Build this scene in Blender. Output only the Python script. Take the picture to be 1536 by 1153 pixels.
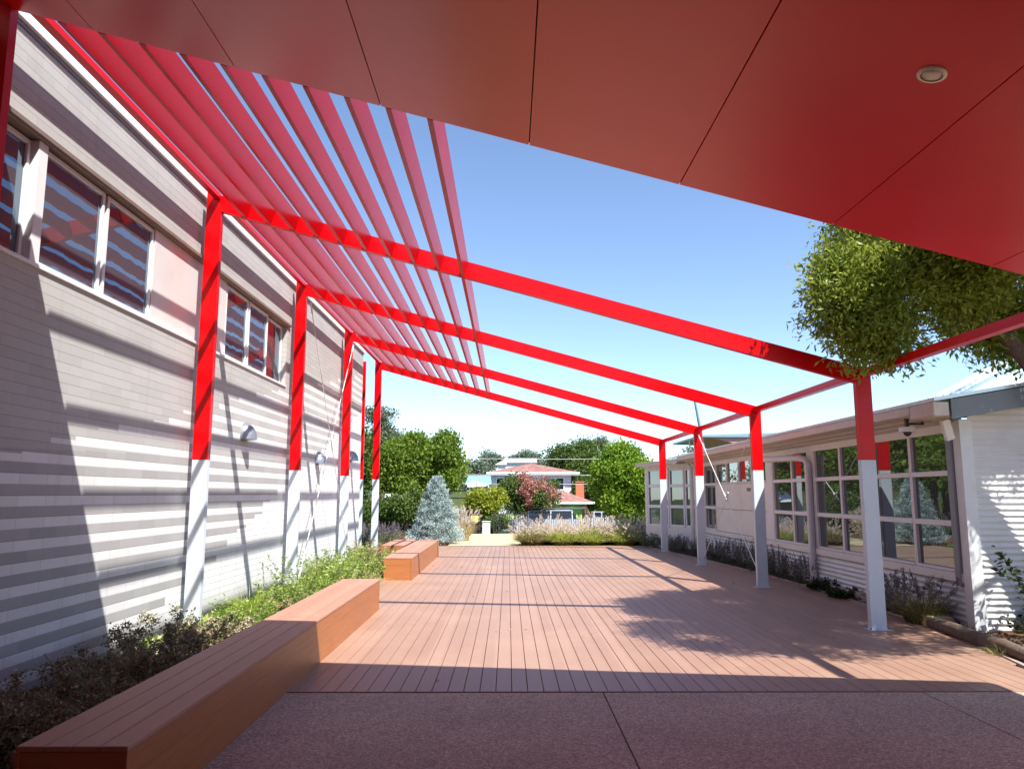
import bpy, math, random
import numpy as np
from mathutils import Vector, Matrix
R = math.radians
rng = np.random.default_rng(7)
random.seed(7)
scene = bpy.context.scene
C = scene.collection
for o in list(bpy.data.objects): bpy.data.objects.remove(o)

# ------------------------------------------------------------------ camera
cd = bpy.data.cameras.new('camera'); cam = bpy.data.objects.new('camera', cd); C.objects.link(cam)
cam.location = (0, 0, 1.6)
cam.rotation_euler = (R(90 + 8.09), 0, -0.0052)
cd.sensor_width = 36; cd.lens = 1154.2 / 1536 * 36
cd.clip_start = 0.05; cd.clip_end = 2000
scene.camera = cam
# ------------------------------------------------------------------ light
SUN = Vector((0.457, -0.564, 1.0)).normalized()
W = bpy.data.worlds.new('World'); scene.world = W; W.use_nodes = True
nt = W.node_tree; bg = nt.nodes['Background']
sky = nt.nodes.new('ShaderNodeTexSky'); sky.sky_type = 'NISHITA'; sky.sun_disc = False
sky.sun_elevation = math.asin(SUN.z); sky.sun_rotation = math.atan2(SUN.x, SUN.y)
sky.air_density = 0.7; sky.dust_density = 0.2; sky.ozone_density = 1.5
nt.links.new(sky.outputs[0], bg.inputs[0]); bg.inputs[1].default_value = 0.142
sd = bpy.data.lights.new('sun', 'SUN'); sun = bpy.data.objects.new('sun', sd); C.objects.link(sun)
sd.energy = 5.0; sd.angle = R(0.53); sd.color = (1.0, 0.975, 0.925)
sun.rotation_euler = SUN.to_track_quat('Z', 'Y').to_euler()
sun.location = (5, -5, 20)
scene.view_settings.view_transform = 'Standard'; scene.view_settings.look = 'None'
scene.view_settings.exposure = 1.0; scene.view_settings.gamma = 1.0
scene.render.engine = 'CYCLES'
scene.cycles.max_bounces = 8; scene.cycles.diffuse_bounces = 5; scene.cycles.glossy_bounces = 4
scene.cycles.transmission_bounces = 4; scene.cycles.transparent_max_bounces = 6
try: scene.cycles.use_denoising = True
except Exception: pass

# ------------------------------------------------------------------ materials
class NB:
    def __init__(s, name):
        s.m = bpy.data.materials.new(name); s.m.use_nodes = True
        s.t = s.m.node_tree; s.b = s.t.nodes['Principled BSDF']; s.out = s.t.nodes['Material Output']
    def n(s, typ, **k):
        x = s.t.nodes.new(typ)
        for a, v in k.items(): setattr(x, a, v)
        return x
    def set(s, sock, v):
        if isinstance(v, bpy.types.NodeSocket): s.t.links.new(v, sock)
        elif v is not None:
            if isinstance(v, tuple) and len(v) == 3 and len(sock.default_value) == 4: v = (*v, 1)
            sock.default_value = v
    def M(s, op, a, b=None, c=None):
        x = s.n('ShaderNodeMath', operation=op)
        for i, v in enumerate((a, b, c)):
            if v is not None: s.set(x.inputs[i], v)
        return x.outputs[0]
    def mix(s, f, a, b):
        x = s.n('ShaderNodeMix', data_type='RGBA')
        s.set(x.inputs[0], f); s.set(x.inputs[6], a); s.set(x.inputs[7], b)
        return x.outputs[2]
    def noise(s, scale, vec=None, detail=4, rough=0.55):
        x = s.n('ShaderNodeTexNoise'); x.inputs['Scale'].default_value = scale
        x.inputs['Detail'].default_value = detail; x.inputs['Roughness'].default_value = rough
        if vec is not None: s.t.links.new(vec, x.inputs['Vector'])
        return x.outputs[0]
    def white(s, a, b=0.0, c=0.0):
        v = s.comb(a, b, c); x = s.n('ShaderNodeTexWhiteNoise', noise_dimensions='3D')
        s.t.links.new(v, x.inputs['Vector']); return x.outputs[0]
    def comb(s, a, b, c):
        x = s.n('ShaderNodeCombineXYZ')
        for i, v in enumerate((a, b, c)): s.set(x.inputs[i], v)
        return x.outputs[0]
    def pos(s):
        g = s.n('ShaderNodeNewGeometry'); return g.outputs['Position']
    def xyz(s, v):
        x = s.n('ShaderNodeSeparateXYZ'); s.t.links.new(v, x.inputs[0]); return x.outputs
    def ramp(s, f, a, b):
        x = s.n('ShaderNodeMapRange', clamp=True); s.set(x.inputs[0], f)
        x.inputs[1].default_value = a; x.inputs[2].default_value = b
        return x.outputs[0]
    def bump(s, h, strength=0.3, dist=0.01):
        x = s.n('ShaderNodeBump'); x.inputs['Strength'].default_value = strength
        x.inputs['Distance'].default_value = dist; s.t.links.new(h, x.inputs['Height'])
        s.t.links.new(x.outputs[0], s.b.inputs['Normal'])
    def fin(s, col=None, rough=None, metal=None, spec=None):
        if col is not None: s.set(s.b.inputs['Base Color'], col)
        if rough is not None: s.set(s.b.inputs['Roughness'], rough)
        if metal is not None: s.set(s.b.inputs['Metallic'], metal)
        if spec is not None: s.set(s.b.inputs['Specular IOR Level'], spec)
        return s.m

def plain(name, col, rough=0.5, metal=0.0, var=0.08, scale=3.0, spec=0.5, bump=0.0, bscale=60):
    n = NB(name); p = n.pos()
    f = n.noise(scale, p, 5)
    a = tuple(max(0, c * (1 - var)) for c in col); b = tuple(min(1, c * (1 + var)) for c in col)
    c = n.mix(n.ramp(f, .3, .7), a, b)
    r = n.M('ADD', n.M('MULTIPLY', n.noise(scale * 4, p), .12), rough - .06)
    if bump: n.bump(n.noise(bscale, p), bump, .004)
    return n.fin(c, r, metal, spec)

def leafmat(name, c1, c2, trans=0.3, rough=0.5, c3=None):
    n = NB(name)
    a = n.n('ShaderNodeAttribute', attribute_name='rnd')
    col = n.mix(n.ramp(a.outputs['Fac'], 0.0, 0.85 if c3 else 1.0), c1, c2)
    if c3: col = n.mix(n.M('GREATER_THAN', a.outputs['Fac'], .88), col, c3)
    n.fin(col, rough, 0, .35)
    tr = n.n('ShaderNodeBsdfTranslucent'); n.t.links.new(col, tr.inputs[0])
    mx = n.n('ShaderNodeMixShader'); mx.inputs[0].default_value = trans
    n.t.links.new(n.b.outputs[0], mx.inputs[1]); n.t.links.new(tr.outputs[0], mx.inputs[2])
    n.t.links.new(mx.outputs[0], n.out.inputs[0])
    return n.m

def wallmat():
    n = NB('block_wall'); x, y, z = n.xyz(n.pos())
    CP, BL = 0.0892, 0.379
    zr = n.M('DIVIDE', n.M('ADD', z, 0.02), CP); row = n.M('FLOOR', zr); fz = n.M('FRACT', zr)
    par = n.M('FLOORED_MODULO', row, 2.0)
    yr = n.M('ADD', n.M('DIVIDE', y, BL), n.M('MULTIPLY', par, .5)); colm = n.M('FLOOR', yr); fy = n.M('FRACT', yr)
    yc = n.M('MULTIPLY', colm, BL)
    w = n.white(row, n.M('FLOOR', n.M('DIVIDE', colm, 2.0)), 1.0)
    zmax = n.M('ADD', n.M('MULTIPLY_ADD', n.M('SUBTRACT', yc, 6.5), .2, 1.95), n.M('MULTIPLY', w, .10))
    zgrey = n.M('MULTIPLY_ADD', n.M('SUBTRACT', yc, 6.5), .03, 1.98)
    zlow = n.M('ADD', n.M('MULTIPLY_ADD', n.M('SUBTRACT', yc, 7.6), .3, -.1), n.M('MULTIPLY', w, .12))
    inz = n.M('LESS_THAN', z, zmax)
    isw = n.M('MULTIPLY', par, inz)
    isw = n.M('MAXIMUM', isw, n.M('LESS_THAN', z, zlow))
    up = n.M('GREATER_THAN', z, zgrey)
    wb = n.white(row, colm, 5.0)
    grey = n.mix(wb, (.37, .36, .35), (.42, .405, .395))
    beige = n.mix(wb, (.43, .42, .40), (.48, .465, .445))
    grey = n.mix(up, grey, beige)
    wh = n.mix(wb, (.70, .69, .67), (.76, .75, .73))
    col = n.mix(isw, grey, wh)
    st = n.noise(1.3, n.pos(), 6); fine = n.noise(180, n.pos(), 2)
    col = n.mix(n.M('MULTIPLY', n.ramp(st, .5, .8), .10), col, (.32, .29, .26))
    col = n.mix(n.M('MULTIPLY', n.ramp(fine, .55, .75), .12), col, (.25, .24, .23))
    drip = n.noise(1.0, n.comb(0.0, n.M('MULTIPLY', y, 7.0), n.M('MULTIPLY', z, .7)), 4)
    col = n.mix(n.M('MULTIPLY', n.ramp(drip, .56, .74), .16), col, (.24, .22, .19))
    splash = n.M('MULTIPLY', n.M('SUBTRACT', 1.0, n.ramp(n.M('ADD', z, n.M('MULTIPLY', st, -.25)), -.05, .18)), .4)
    col = n.mix(splash, col, (.20, .17, .14))
    jz = n.M('LESS_THAN', fz, .06); jy = n.M('LESS_THAN', fy, .016)
    j = n.M('MAXIMUM', jz, jy)
    # perpends show on white rows and only weakly on the rest
    jm = n.M('MAXIMUM', n.M('MULTIPLY', jz, .42), n.M('MULTIPLY', jy, n.M('MULTIPLY_ADD', isw, .22, .08)))
    col = n.mix(jm, col, (.13, .115, .11))
    n.bump(n.M('ADD', n.M('MULTIPLY', j, -1.0), n.M('MULTIPLY', fine, .08)), .6, .004)
    return n.fin(col, .85, 0, .25)

def deckmat(name, base, base2, axis=0, pitch=0.1315, rough=.55):
    n = NB(name); p = n.pos(); x, y, z = n.xyz(p)
    b = n.M('FLOOR', n.M('DIVIDE', x, pitch))
    seg = n.M('FLOOR', n.M('DIVIDE', n.M('ADD', y, n.M('MULTIPLY', n.white(b, 3.0), 5.4)), 5.4))
    w = n.white(b, seg, 2.0)
    gr = n.noise(1.0, n.comb(n.M('MULTIPLY', x, 90), n.M('MULTIPLY', y, 3.0), n.M('MULTIPLY', w, 40)), 4)
    st = n.noise(.9, p, 6, .65)
    sp = n.noise(9, p, 3)
    col = n.mix(w, base, base2)
    col = n.mix(n.M('MULTIPLY', n.ramp(gr, .35, .75), .16), col, (base[0]*.62, base[1]*.6, base[2]*.6))
    col = n.mix(n.M('MULTIPLY', n.ramp(st, .45, .72), .38), col, (base2[0]*1.25, base2[1]*1.35, base2[2]*1.45))
    col = n.mix(n.M('MULTIPLY', n.ramp(sp, .68, .78), .25), col, (base[0]*.5, base[1]*.5, base[2]*.5))
    n.bump(gr, .15, .002)
    return n.fin(col, n.M('MULTIPLY_ADD', st, .2, rough - .1), 0, .45)

def aggregate():
    n = NB('exposed_aggregate'); p = n.pos(); x, y, z = n.xyz(p)
    v = n.n('ShaderNodeTexVoronoi'); v.inputs['Scale'].default_value = 85; n.t.links.new(p, v.inputs['Vector'])
    c = v.outputs['Color']; g = n.xyz(c)[0]
    col = n.mix(n.ramp(g, 0, 1), (.30, .22, .165), (.58, .46, .36))
    col = n.mix(n.M('GREATER_THAN', n.xyz(c)[1], .93), col, (.62, .55, .48))
    col = n.mix(n.M('MULTIPLY', n.ramp(n.noise(.8, p, 5), .4, .7), .25), col, (.14, .10, .09))
    col = n.mix(n.M('MULTIPLY', n.ramp(n.noise(5, p, 4), .62, .75), .3), col, (.09, .07, .065))
    n.bump(v.outputs['Distance'], .35, .003)
    return n.fin(col, .8, 0, .3)

def soil(name, a, b, sc=14):
    n = NB(name); p = n.pos()
    f = n.noise(sc, p, 6, .7); g = n.noise(sc * 6, p, 3, .6); h = n.noise(.6, p, 3)
    col = n.mix(n.ramp(f, .3, .7), a, b); col = n.mix(n.M('MULTIPLY', n.ramp(g, .5, .7), .5), col, tuple(c * 1.5 for c in b))
    col = n.mix(n.M('MULTIPLY', h, .3), col, a)
    n.bump(n.M('ADD', f, g), .8, .02)
    return n.fin(col, .95, 0, .1)

def glassmat(name, tint, ior=2.2, rough=.015, wav=.0, refl=(1, 1, 1)):
    n = NB(name); n.fin(tint, rough, 0, .5); n.b.inputs['Specular Tint'].default_value = (*refl, 1)
    n.b.inputs['IOR'].default_value = ior
    if wav: n.bump(n.noise(1.7, n.pos(), 2), wav, .02)
    return n.m

def tilemat():
    n = NB('roof_tile'); p = n.pos(); x, y, z = n.xyz(p)
    w = n.white(n.M('FLOOR', n.M('MULTIPLY', x, 3.0)), n.M('FLOOR', n.M('MULTIPLY', z, 8.0)), 0.0)
    col = n.mix(w, (.26, .13, .11), (.36, .20, .17))
    col = n.mix(n.M('LESS_THAN', n.M('FRACT', n.M('MULTIPLY', z, 8.0)), .18), col, (.13, .04, .035))
    return n.fin(col, .8, 0, .2)

RED = (.60, .0004, .003)
M = {}
M['wall'] = wallmat()
M['red'] = plain('red_powdercoat', RED, .30, 0, .06, 2.0, .22)
def soffit_red():
    n = NB('soffit_red'); p = n.pos()
    f = n.noise(1.2, p, 5)
    col = n.mix(n.ramp(f, .3, .7), (.80, .001, .004), (.88, .002, .006))
    fp = n.noise(300, p, 2)
    n.bump(fp, .05, .001)
    n.b.inputs['IOR'].default_value = 1.7
    return n.fin(col, n.M('MULTIPLY_ADD', f, .08, .27), 0, .5)
M['soffit'] = soffit_red()
M['pgrey'] = plain('post_grey', (.58, .63, .68), .45, 0, .05, 3)
M['deck'] = deckmat('composite_deck', (.31, .180, .122), (.355, .215, .150), rough=.45)
M['bench_top'] = deckmat('bench_board', (.38, .18, .12), (.44, .23, .155), pitch=.13)
def benchside():
    n = NB('bench_cladding'); p = n.pos(); x, y, z = n.xyz(p)
    gr = n.noise(1.0, n.comb(n.M('MULTIPLY', x, 3), n.M('MULTIPLY', y, 3), n.M('MULTIPLY', z, 70)), 5, .6)
    st = n.noise(2.0, p, 5)
    col = n.mix(n.ramp(gr, .3, .7), (.34, .115, .035), (.44, .17, .06))
    col = n.mix(n.M('MULTIPLY', n.ramp(st, .45, .7), .25), col, (.30, .12, .06))
    col = n.mix(n.M('MULTIPLY', n.M('LESS_THAN', n.M('ABSOLUTE', n.M('SUBTRACT', z, .27)), .0022), .5), col, (.12, .04, .02))
    n.bump(gr, .1, .002)
    return n.fin(col, .42, 0, .5)
M['bench_side'] = benchside()
M['conc'] = aggregate()
M['dark'] = plain('dark_gap', (.02, .015, .015), .9)
M['white'] = plain('white_paint', (.78, .78, .76), .4, 0, .04)
M['alu'] = plain('white_aluminium', (.72, .73, .73), .35, 0, .03)
M['hood'] = plain('steel_hood', (.20, .15, .125), .5, 0, .12, 5)
M['glass_l'] = glassmat('window_glass_bright', (.085, .078, .09), 2.8, .012, .12, (.50, .78, 1.0))
M['glass_r'] = glassmat('window_glass', (.045, .048, .046), 2.8, .01, .03, (.85, .96, 1.0))
M['panel'] = plain('white_panel', (.66, .64, .61), .22, 0, .04, 2)
M['cream'] = plain('cream_paint', (.72, .68, .62), .5, 0, .05)
M['frame_r'] = plain('taupe_frame', (.72, .70, .68), .45, 0, .05)
M['eave'] = plain('timber_eave', (.62, .53, .45), .55, 0, .08, 6)
M['corr'] = plain('corrugated_white', (.66, .67, .66), .38, 0.0, .06, 4)
M['pvc'] = plain('pvc_pipe', (.66, .64, .63), .4, 0, .05)
M['bargedark'] = plain('barge_slate', (.16, .18, .19), .45, 0, .08)
M['darkpipe'] = plain('slate_downpipe', (.20, .21, .24), .4, 0, .08)
M['zinc'] = plain('roof_steel', (.62, .70, .72), .3, .35, .05)
M['black'] = plain('black_plastic', (.02, .02, .022), .5, 0, .1)
M['steel'] = plain('brushed_steel', (.30, .32, .35), .35, .6, .05)
M['fence'] = plain('black_steel', (.03, .032, .035), .5, 0, .1)
M['soil'] = soil('garden_soil', (.045, .030, .022), (.11, .075, .052), 22)
M['mulch'] = soil('bark_mulch', (.10, .045, .025), (.22, .11, .065), 30)
M['sand'] = soil('granitic_sand', (.46, .36, .22), (.56, .46, .30), 6)
M['land'] = soil('far_ground', (.04, .06, .02), (.10, .11, .04), .8)
M['asphalt'] = soil('asphalt', (.05, .05, .05), (.07, .07, .068), 6)
M['bark'] = soil('bark', (.10, .07, .05), (.19, .14, .105), 18)
M['palebark'] = soil('pale_bark', (.32, .27, .22), (.42, .37, .31), 10)
M['log'] = soil('log_bark', (.12, .085, .065), (.23, .175, .14), 16)
M['stone'] = soil('sandstone', (.48, .34, .17), (.58, .44, .26), 9)
M['edge'] = plain('timber_edging', (.36, .28, .24), .7, 0, .15, 8)
M['tile'] = tilemat()
M['brick'] = plain('orange_brick', (.48, .15, .07), .85, 0, .15, 9)
M['green_p'] = plain('green_paint', (.24, .50, .12), .6, 0, .1)
M['lime'] = plain('lime_paint', (.45, .62, .12), .6, 0, .1)
M['housew'] = plain('house_white', (.56, .57, .62), .7, 0, .04)
M['carwhite'] = plain('car_white', (.46, .50, .56), .2, 0, .03)
M['cardark'] = plain('car_dark', (.02, .025, .035), .18, 0, .05)
M['carblue'] = plain('car_blue', (.10, .15, .22), .18, 0, .05)
M['carglass'] = glassmat('car_glass', (.015, .018, .022), 1.7)
M['tyre'] = plain('tyre', (.02, .02, .02), .8)
M['lampred'] = plain('tail_lamp', (.5, .02, .02), .3)
M['hivis'] = plain('hi_vis', (.62, .80, .04), .6)
M['bluecan'] = plain('blue_canopy_steel', (.22, .33, .38), .4, 0, .05)
M['pinksoff'] = plain('canopy_underside', (.42, .26, .22), .6)
M['orange'] = plain('orange_panel', (.62, .40, .14), .6)
# foliage
F = {
 'olive': leafmat('leaf_olive', (.11, .16, .02), (.38, .44, .06), .5, .42, (.60, .62, .14)),
 'tree': leafmat('leaf_green', (.07, .125, .014), (.24, .34, .035), .42),
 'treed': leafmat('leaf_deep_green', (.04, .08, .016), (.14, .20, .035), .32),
 'lime': leafmat('leaf_lime', (.11, .22, .014), (.31, .44, .04), .45),
 'yell': leafmat('leaf_yellow_green', (.18, .24, .015), (.44, .46, .05), .45),
 'gum': leafmat('leaf_gum', (.085, .115, .06), (.18, .21, .12), .25),
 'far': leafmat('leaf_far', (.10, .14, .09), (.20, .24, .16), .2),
 'spruce': leafmat('needle_blue', (.14, .22, .21), (.66, .76, .73), .12, .6),
 'lav': leafmat('lavender_spike', (.19, .15, .17), (.34, .28, .30), .2, .8),
 'lavleaf': leafmat('lavender_leaf', (.11, .13, .07), (.22, .25, .13), .2),
 'plume': leafmat('grass_plume', (.66, .53, .43), (.88, .76, .64), .4, .8),
 'grass': leafmat('grass_blade', (.24, .34, .04), (.55, .64, .12), .45),
 'straw': leafmat('straw_blade', (.42, .34, .15), (.66, .55, .30), .4),
 'oliveg': leafmat('grass_olive', (.12, .13, .035), (.32, .30, .10), .3),
 'salvia': leafmat('salvia_leaf', (.055, .060, .038), (.14, .12, .09), .2),
 'weed': leafmat('weed_leaf', (.15, .26, .035), (.40, .52, .11), .45, .5, (.72, .66, .34)),
 'dry': leafmat('dry_flower', (.18, .165, .095), (.38, .35, .22), .2, .9, (.56, .50, .36)),
 'drys': leafmat('dry_tan', (.36, .25, .15), (.60, .46, .30), .3, .9),
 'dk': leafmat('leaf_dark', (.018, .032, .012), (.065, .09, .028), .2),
 'pink': leafmat('crepe_pink', (.36, .13, .10), (.50, .25, .20), .3),
 'salhead': leafmat('salvia_head', (.10, .085, .085), (.22, .185, .175), .2, .8),
 'silver': leafmat('leaf_silver', (.26, .32, .22), (.42, .48, .36), .2),
}

# ------------------------------------------------------------------ helpers
def finish(name, me, mats, parent=None, smooth=False):
    o = bpy.data.objects.new(name, me); C.objects.link(o)
    for m in (mats if isinstance(mats, (list, tuple)) else [mats]): me.materials.append(m)
    if parent is not None: o.parent = parent
    if smooth:
        for p in me.polygons: p.use_smooth = True
    return o
def tag(o, label=None, cat=None, group=None, kind=None):
    if label: o['label'] = label
    if cat: o['category'] = cat
    if group: o['group'] = group
    if kind: o['kind'] = kind
    return o
def thing(name, label, cat, loc=(0, 0, 0), group=None, rz=0.0):
    o = bpy.data.objects.new(name, None); C.objects.link(o); o.location = loc; o.rotation_euler = (0, 0, rz)
    o.empty_display_size = .2
    return tag(o, label, cat, group)

class MB:
    """collects polygons into one mesh"""
    def __init__(s): s.v = []; s.f = []; s.mi = []
    def add(s, vs, fs, mi=0):
        b = len(s.v); s.v += [tuple(v) for v in vs]
        for f in fs: s.f.append([b + i for i in f]); s.mi.append(mi)
        return s
    def box(s, x0, x1, y0, y1, z0, z1, mi=0, bev=0.0):
        if bev <= 0:
            vs = [(x, y, z) for z in (z0, z1) for y in (y0, y1) for x in (x0, x1)]
            fs = [(0, 2, 3, 1), (4, 5, 7, 6), (0, 1, 5, 4), (2, 6, 7, 3), (0, 4, 6, 2), (1, 3, 7, 5)]
            return s.add(vs, fs, mi)
        # chamfered box
        b = bev; vs = []; idx = {}
        for sx in (0, 1):
            for sy in (0, 1):
                for sz in (0, 1):
                    X, Y, Z = (x0, x1)[sx], (y0, y1)[sy], (z0, z1)[sz]
                    dx, dy, dz = (b, -b)[sx], (b, -b)[sy], (b, -b)[sz]
                    for a, p in (('x', (X, Y + dy, Z + dz)), ('y', (X + dx, Y, Z + dz)), ('z', (X + dx, Y + dy, Z))):
                        idx[(sx, sy, sz, a)] = len(vs); vs.append(p)
        I = lambda *k: idx[k]; fs = []
        for q in (0, 1):
            fs.append([I(q, 0, 0, 'x'), I(q, 1, 0, 'x'), I(q, 1, 1, 'x'), I(q, 0, 1, 'x')])
            fs.append([I(0, q, 0, 'y'), I(1, q, 0, 'y'), I(1, q, 1, 'y'), I(0, q, 1, 'y')])
            fs.append([I(0, 0, q, 'z'), I(1, 0, q, 'z'), I(1, 1, q, 'z'), I(0, 1, q, 'z')])
        for a in (0, 1):
            for c in (0, 1):
                fs.append([I(a, c, 0, 'x'), I(a, c, 1, 'x'), I(a, c, 1, 'y'), I(a, c, 0, 'y')])
                fs.append([I(a, 0, c, 'x'), I(a, 1, c, 'x'), I(a, 1, c, 'z'), I(a, 0, c, 'z')])
                fs.append([I(0, a, c, 'y'), I(1, a, c, 'y'), I(1, a, c, 'z'), I(0, a, c, 'z')])
                for d in (0, 1): fs.append([I(a, c, d, 'x'), I(a, c, d, 'y'), I(a, c, d, 'z')])
        return s.add(vs, fs, mi)
    def prism(s, pts, ext, mi=0):
        """pts: list of 3D points (planar), ext: extrusion vector"""
        n = len(pts); e = Vector(ext)
        vs = [Vector(p) for p in pts] + [Vector(p) + e for p in pts]
        fs = [list(range(n))[::-1], list(range(n, 2 * n))] + [[i, (i + 1) % n, n + (i + 1) % n, n + i] for i in range(n)]
        return s.add(vs, fs, mi)
    def tube(s, pts, rad, seg=10, mi=0, cap=True):
        pts = [Vector(p) for p in pts]
        rad = rad if isinstance(rad, (list, tuple)) else [rad] * len(pts)
        vs = []; up = None
        for i, p in enumerate(pts):
            d = (pts[min(i + 1, len(pts) - 1)] - pts[max(i - 1, 0)]).normalized()
            if up is None:
                up = Vector((0, 0, 1)) if abs(d.z) < .9 else Vector((1, 0, 0))
            u = d.cross(up).normalized(); w = u.cross(d).normalized(); up = w
            for k in range(seg):
                a = 2 * math.pi * k / seg
                vs.append(p + (u * math.cos(a) + w * math.sin(a)) * rad[i])
        fs = []
        for i in range(len(pts) - 1):
            for k in range(seg):
                k2 = (k + 1) % seg
                fs.append([i * seg + k, i * seg + k2, (i + 1) * seg + k2, (i + 1) * seg + k])
        if cap: fs += [list(range(seg))[::-1], [(len(pts) - 1) * seg + k for k in range(seg)]]
        return s.add(vs, fs, mi)
    def build(s, name, mats, parent=None, smooth=False):
        me = bpy.data.meshes.new(name); me.from_pydata(s.v, [], s.f)
        o = finish(name, me, mats, parent, smooth)
        if any(s.mi): me.polygons.foreach_set('material_index', s.mi)
        import bmesh
        bm = bmesh.new(); bm.from_mesh(me); bmesh.ops.recalc_face_normals(bm, faces=bm.faces); bm.to_mesh(me); bm.free()
        return o
def part_smooth(o, ang=40):
    for p in o.data.polygons: p.use_smooth = True
    try: o.data.set_sharp_from_angle(angle=R(ang))
    except Exception: pass
    return o

def quadmesh(name, Q, mat, parent=None, rnd=None):
    """Q: (N,4,3) array of quads"""
    N = len(Q); me = bpy.data.meshes.new(name)
    me.vertices.add(N * 4); me.vertices.foreach_set('co', Q.reshape(-1).astype(np.float32))
    me.loops.add(N * 4); me.loops.foreach_set('vertex_index', np.arange(N * 4, dtype=np.int32))
    me.polygons.add(N); me.polygons.foreach_set('loop_start', np.arange(0, N * 4, 4, dtype=np.int32))
    me.polygons.foreach_set('loop_total', np.full(N, 4, dtype=np.int32))
    a = me.attributes.new('rnd', 'FLOAT', 'FACE')
    a.data.foreach_set('value', (rng.random(N) if rnd is None else rnd).astype(np.float32))
    me.update(); me.validate()
    return finish(name, me, mat, parent)
def unit(a): return a / np.maximum(np.linalg.norm(a, axis=-1, keepdims=True), 1e-9)
def leaf_quads(P, D, L, Wd):
    """diamond leaves at P pointing along D"""
    N = len(P); D = unit(D); S = unit(np.cross(D, rng.normal(size=(N, 3))))
    L = np.broadcast_to(np.asarray(L, float), (N,))[:, None]; Wd = np.broadcast_to(np.asarray(Wd, float), (N,))[:, None]
    Nn = np.cross(D, S)
    mid = P + D * L * .45 + Nn * L * .06
    return np.stack([P, mid + S * Wd * .5, P + D * L, mid - S * Wd * .5], 1)
def strip_quads(P, D, L, Wd, droop=.5, seg=3):
    """grass blades: bent tapering strips"""
    N = len(P); D = unit(D); S = unit(np.cross(D, np.array([0, 0, 1.0]) + rng.normal(size=(N, 3)) * .3))
    L = np.broadcast_to(np.asarray(L, float), (N,)); out = []; p = P.copy(); d = D.copy()
    for k in range(seg):
        w0 = Wd * (1 - k / seg) ** .7 * .5; w1 = Wd * (1 - (k + 1) / seg + .04) ** .7 * .5
        q = p + d * (L / seg)[:, None]
        out.append(np.stack([p - S * w0, p + S * w0, q + S * w1, q - S * w1], 1))
        p = q; h = np.hypot(d[:, 0], d[:, 1])[:, None]
        d = unit(d + np.stack([d[:, 0] * droop, d[:, 1] * droop, -np.full(N, droop * .55) * (h[:, 0] + .3)], 1))
    return np.concatenate(out), p, d

def clusters(n, c, r, fill=.35, flat=1.0):
    d = unit(rng.normal(size=(n, 3))); rad = (fill + (1 - fill) * rng.random(n)) ** (1 / 2.2)
    return np.array(c) + d * rad[:, None] * np.array(r)

def crown(name, cl, per, leaf, lw, mat, parent, lean=.3, seed=None):
    """cl: list of (centre, radii) sub-crowns; leaves sit in sprays through each one's outer volume"""
    Q = []; RN = []
    for (c, r) in cl:
        c = np.array(c, float); r = np.array(r, float) * np.ones(3)
        ns = max(6, per // 14)
        d = unit(rng.normal(size=(ns, 3)) + np.array([0, 0, .25]))
        rad = rng.random(ns) ** .45
        sc = c + d * rad[:, None] * r * (0.82 + .36 * rng.random((ns, 1)))
        k = rng.integers(0, ns, per)
        P = sc[k] + np.clip(rng.normal(size=(per, 3)), -1.6, 1.6) * leaf * 1.15
        D = unit(d[k] * .8 + rng.normal(size=(per, 3)) * .9 + np.array([0, 0, -.15]))
        s = leaf * (.65 + .7 * rng.random(per))
        Q.append(leaf_quads(P, D, s, s * lw))
        RN.append(np.clip(rng.random(ns)[k] * .6 + rng.random(per) * .4, 0, 1))
    return quadmesh(name, np.concatenate(Q), mat, parent, np.concatenate(RN))

def blobset(c, R3, n, r0, r1, squash=.8):
    out = []
    for i in range(n):
        d = unit(rng.normal(size=3)); d[2] = d[2] * .9 + .1
        rr = rng.random() ** .4
        out.append((np.array(c) + d * np.array(R3) * rr * .86, np.array([1, 1, squash]) * (r0 + (r1 - r0) * rng.random())))
    return out

def tree(name, label, cat, base, height, R3, mat, leaf=.2, per=420, n=26, r0=.5, r1=.9, trunk=.12, bark='bark', lw=.55, group=None, czf=None, rbase=None):
    t = thing(name, label, cat, base, group)
    cz = height - R3[2] if czf is None else czf
    cl = blobset((0, 0, cz), R3, n, r0, r1)
    crown('crown', cl, per, leaf, lw, F[mat], t)
    m = MB()
    top = Vector((0, 0, cz - R3[2] * .2))
    m.tube([(0, 0, -.2), (trunk * .3, 0, cz * .35), tuple(top)], [trunk * 1.25, trunk, trunk * .6], 8)
    for (c, r) in cl[::max(1, n // 8)]:
        st = Vector((trunk * .2, 0, cz - R3[2] * (.9 if cz - R3[2] * .9 > 0 else .3)))
        md = st.lerp(Vector(c), .55) + Vector((0, 0, .12))
        m.tube([tuple(st), tuple(md), tuple(c)], [trunk * .5, trunk * .3, trunk * .1], 6)
    part_smooth(m.build('trunk', M[bark], t))
    return t

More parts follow.
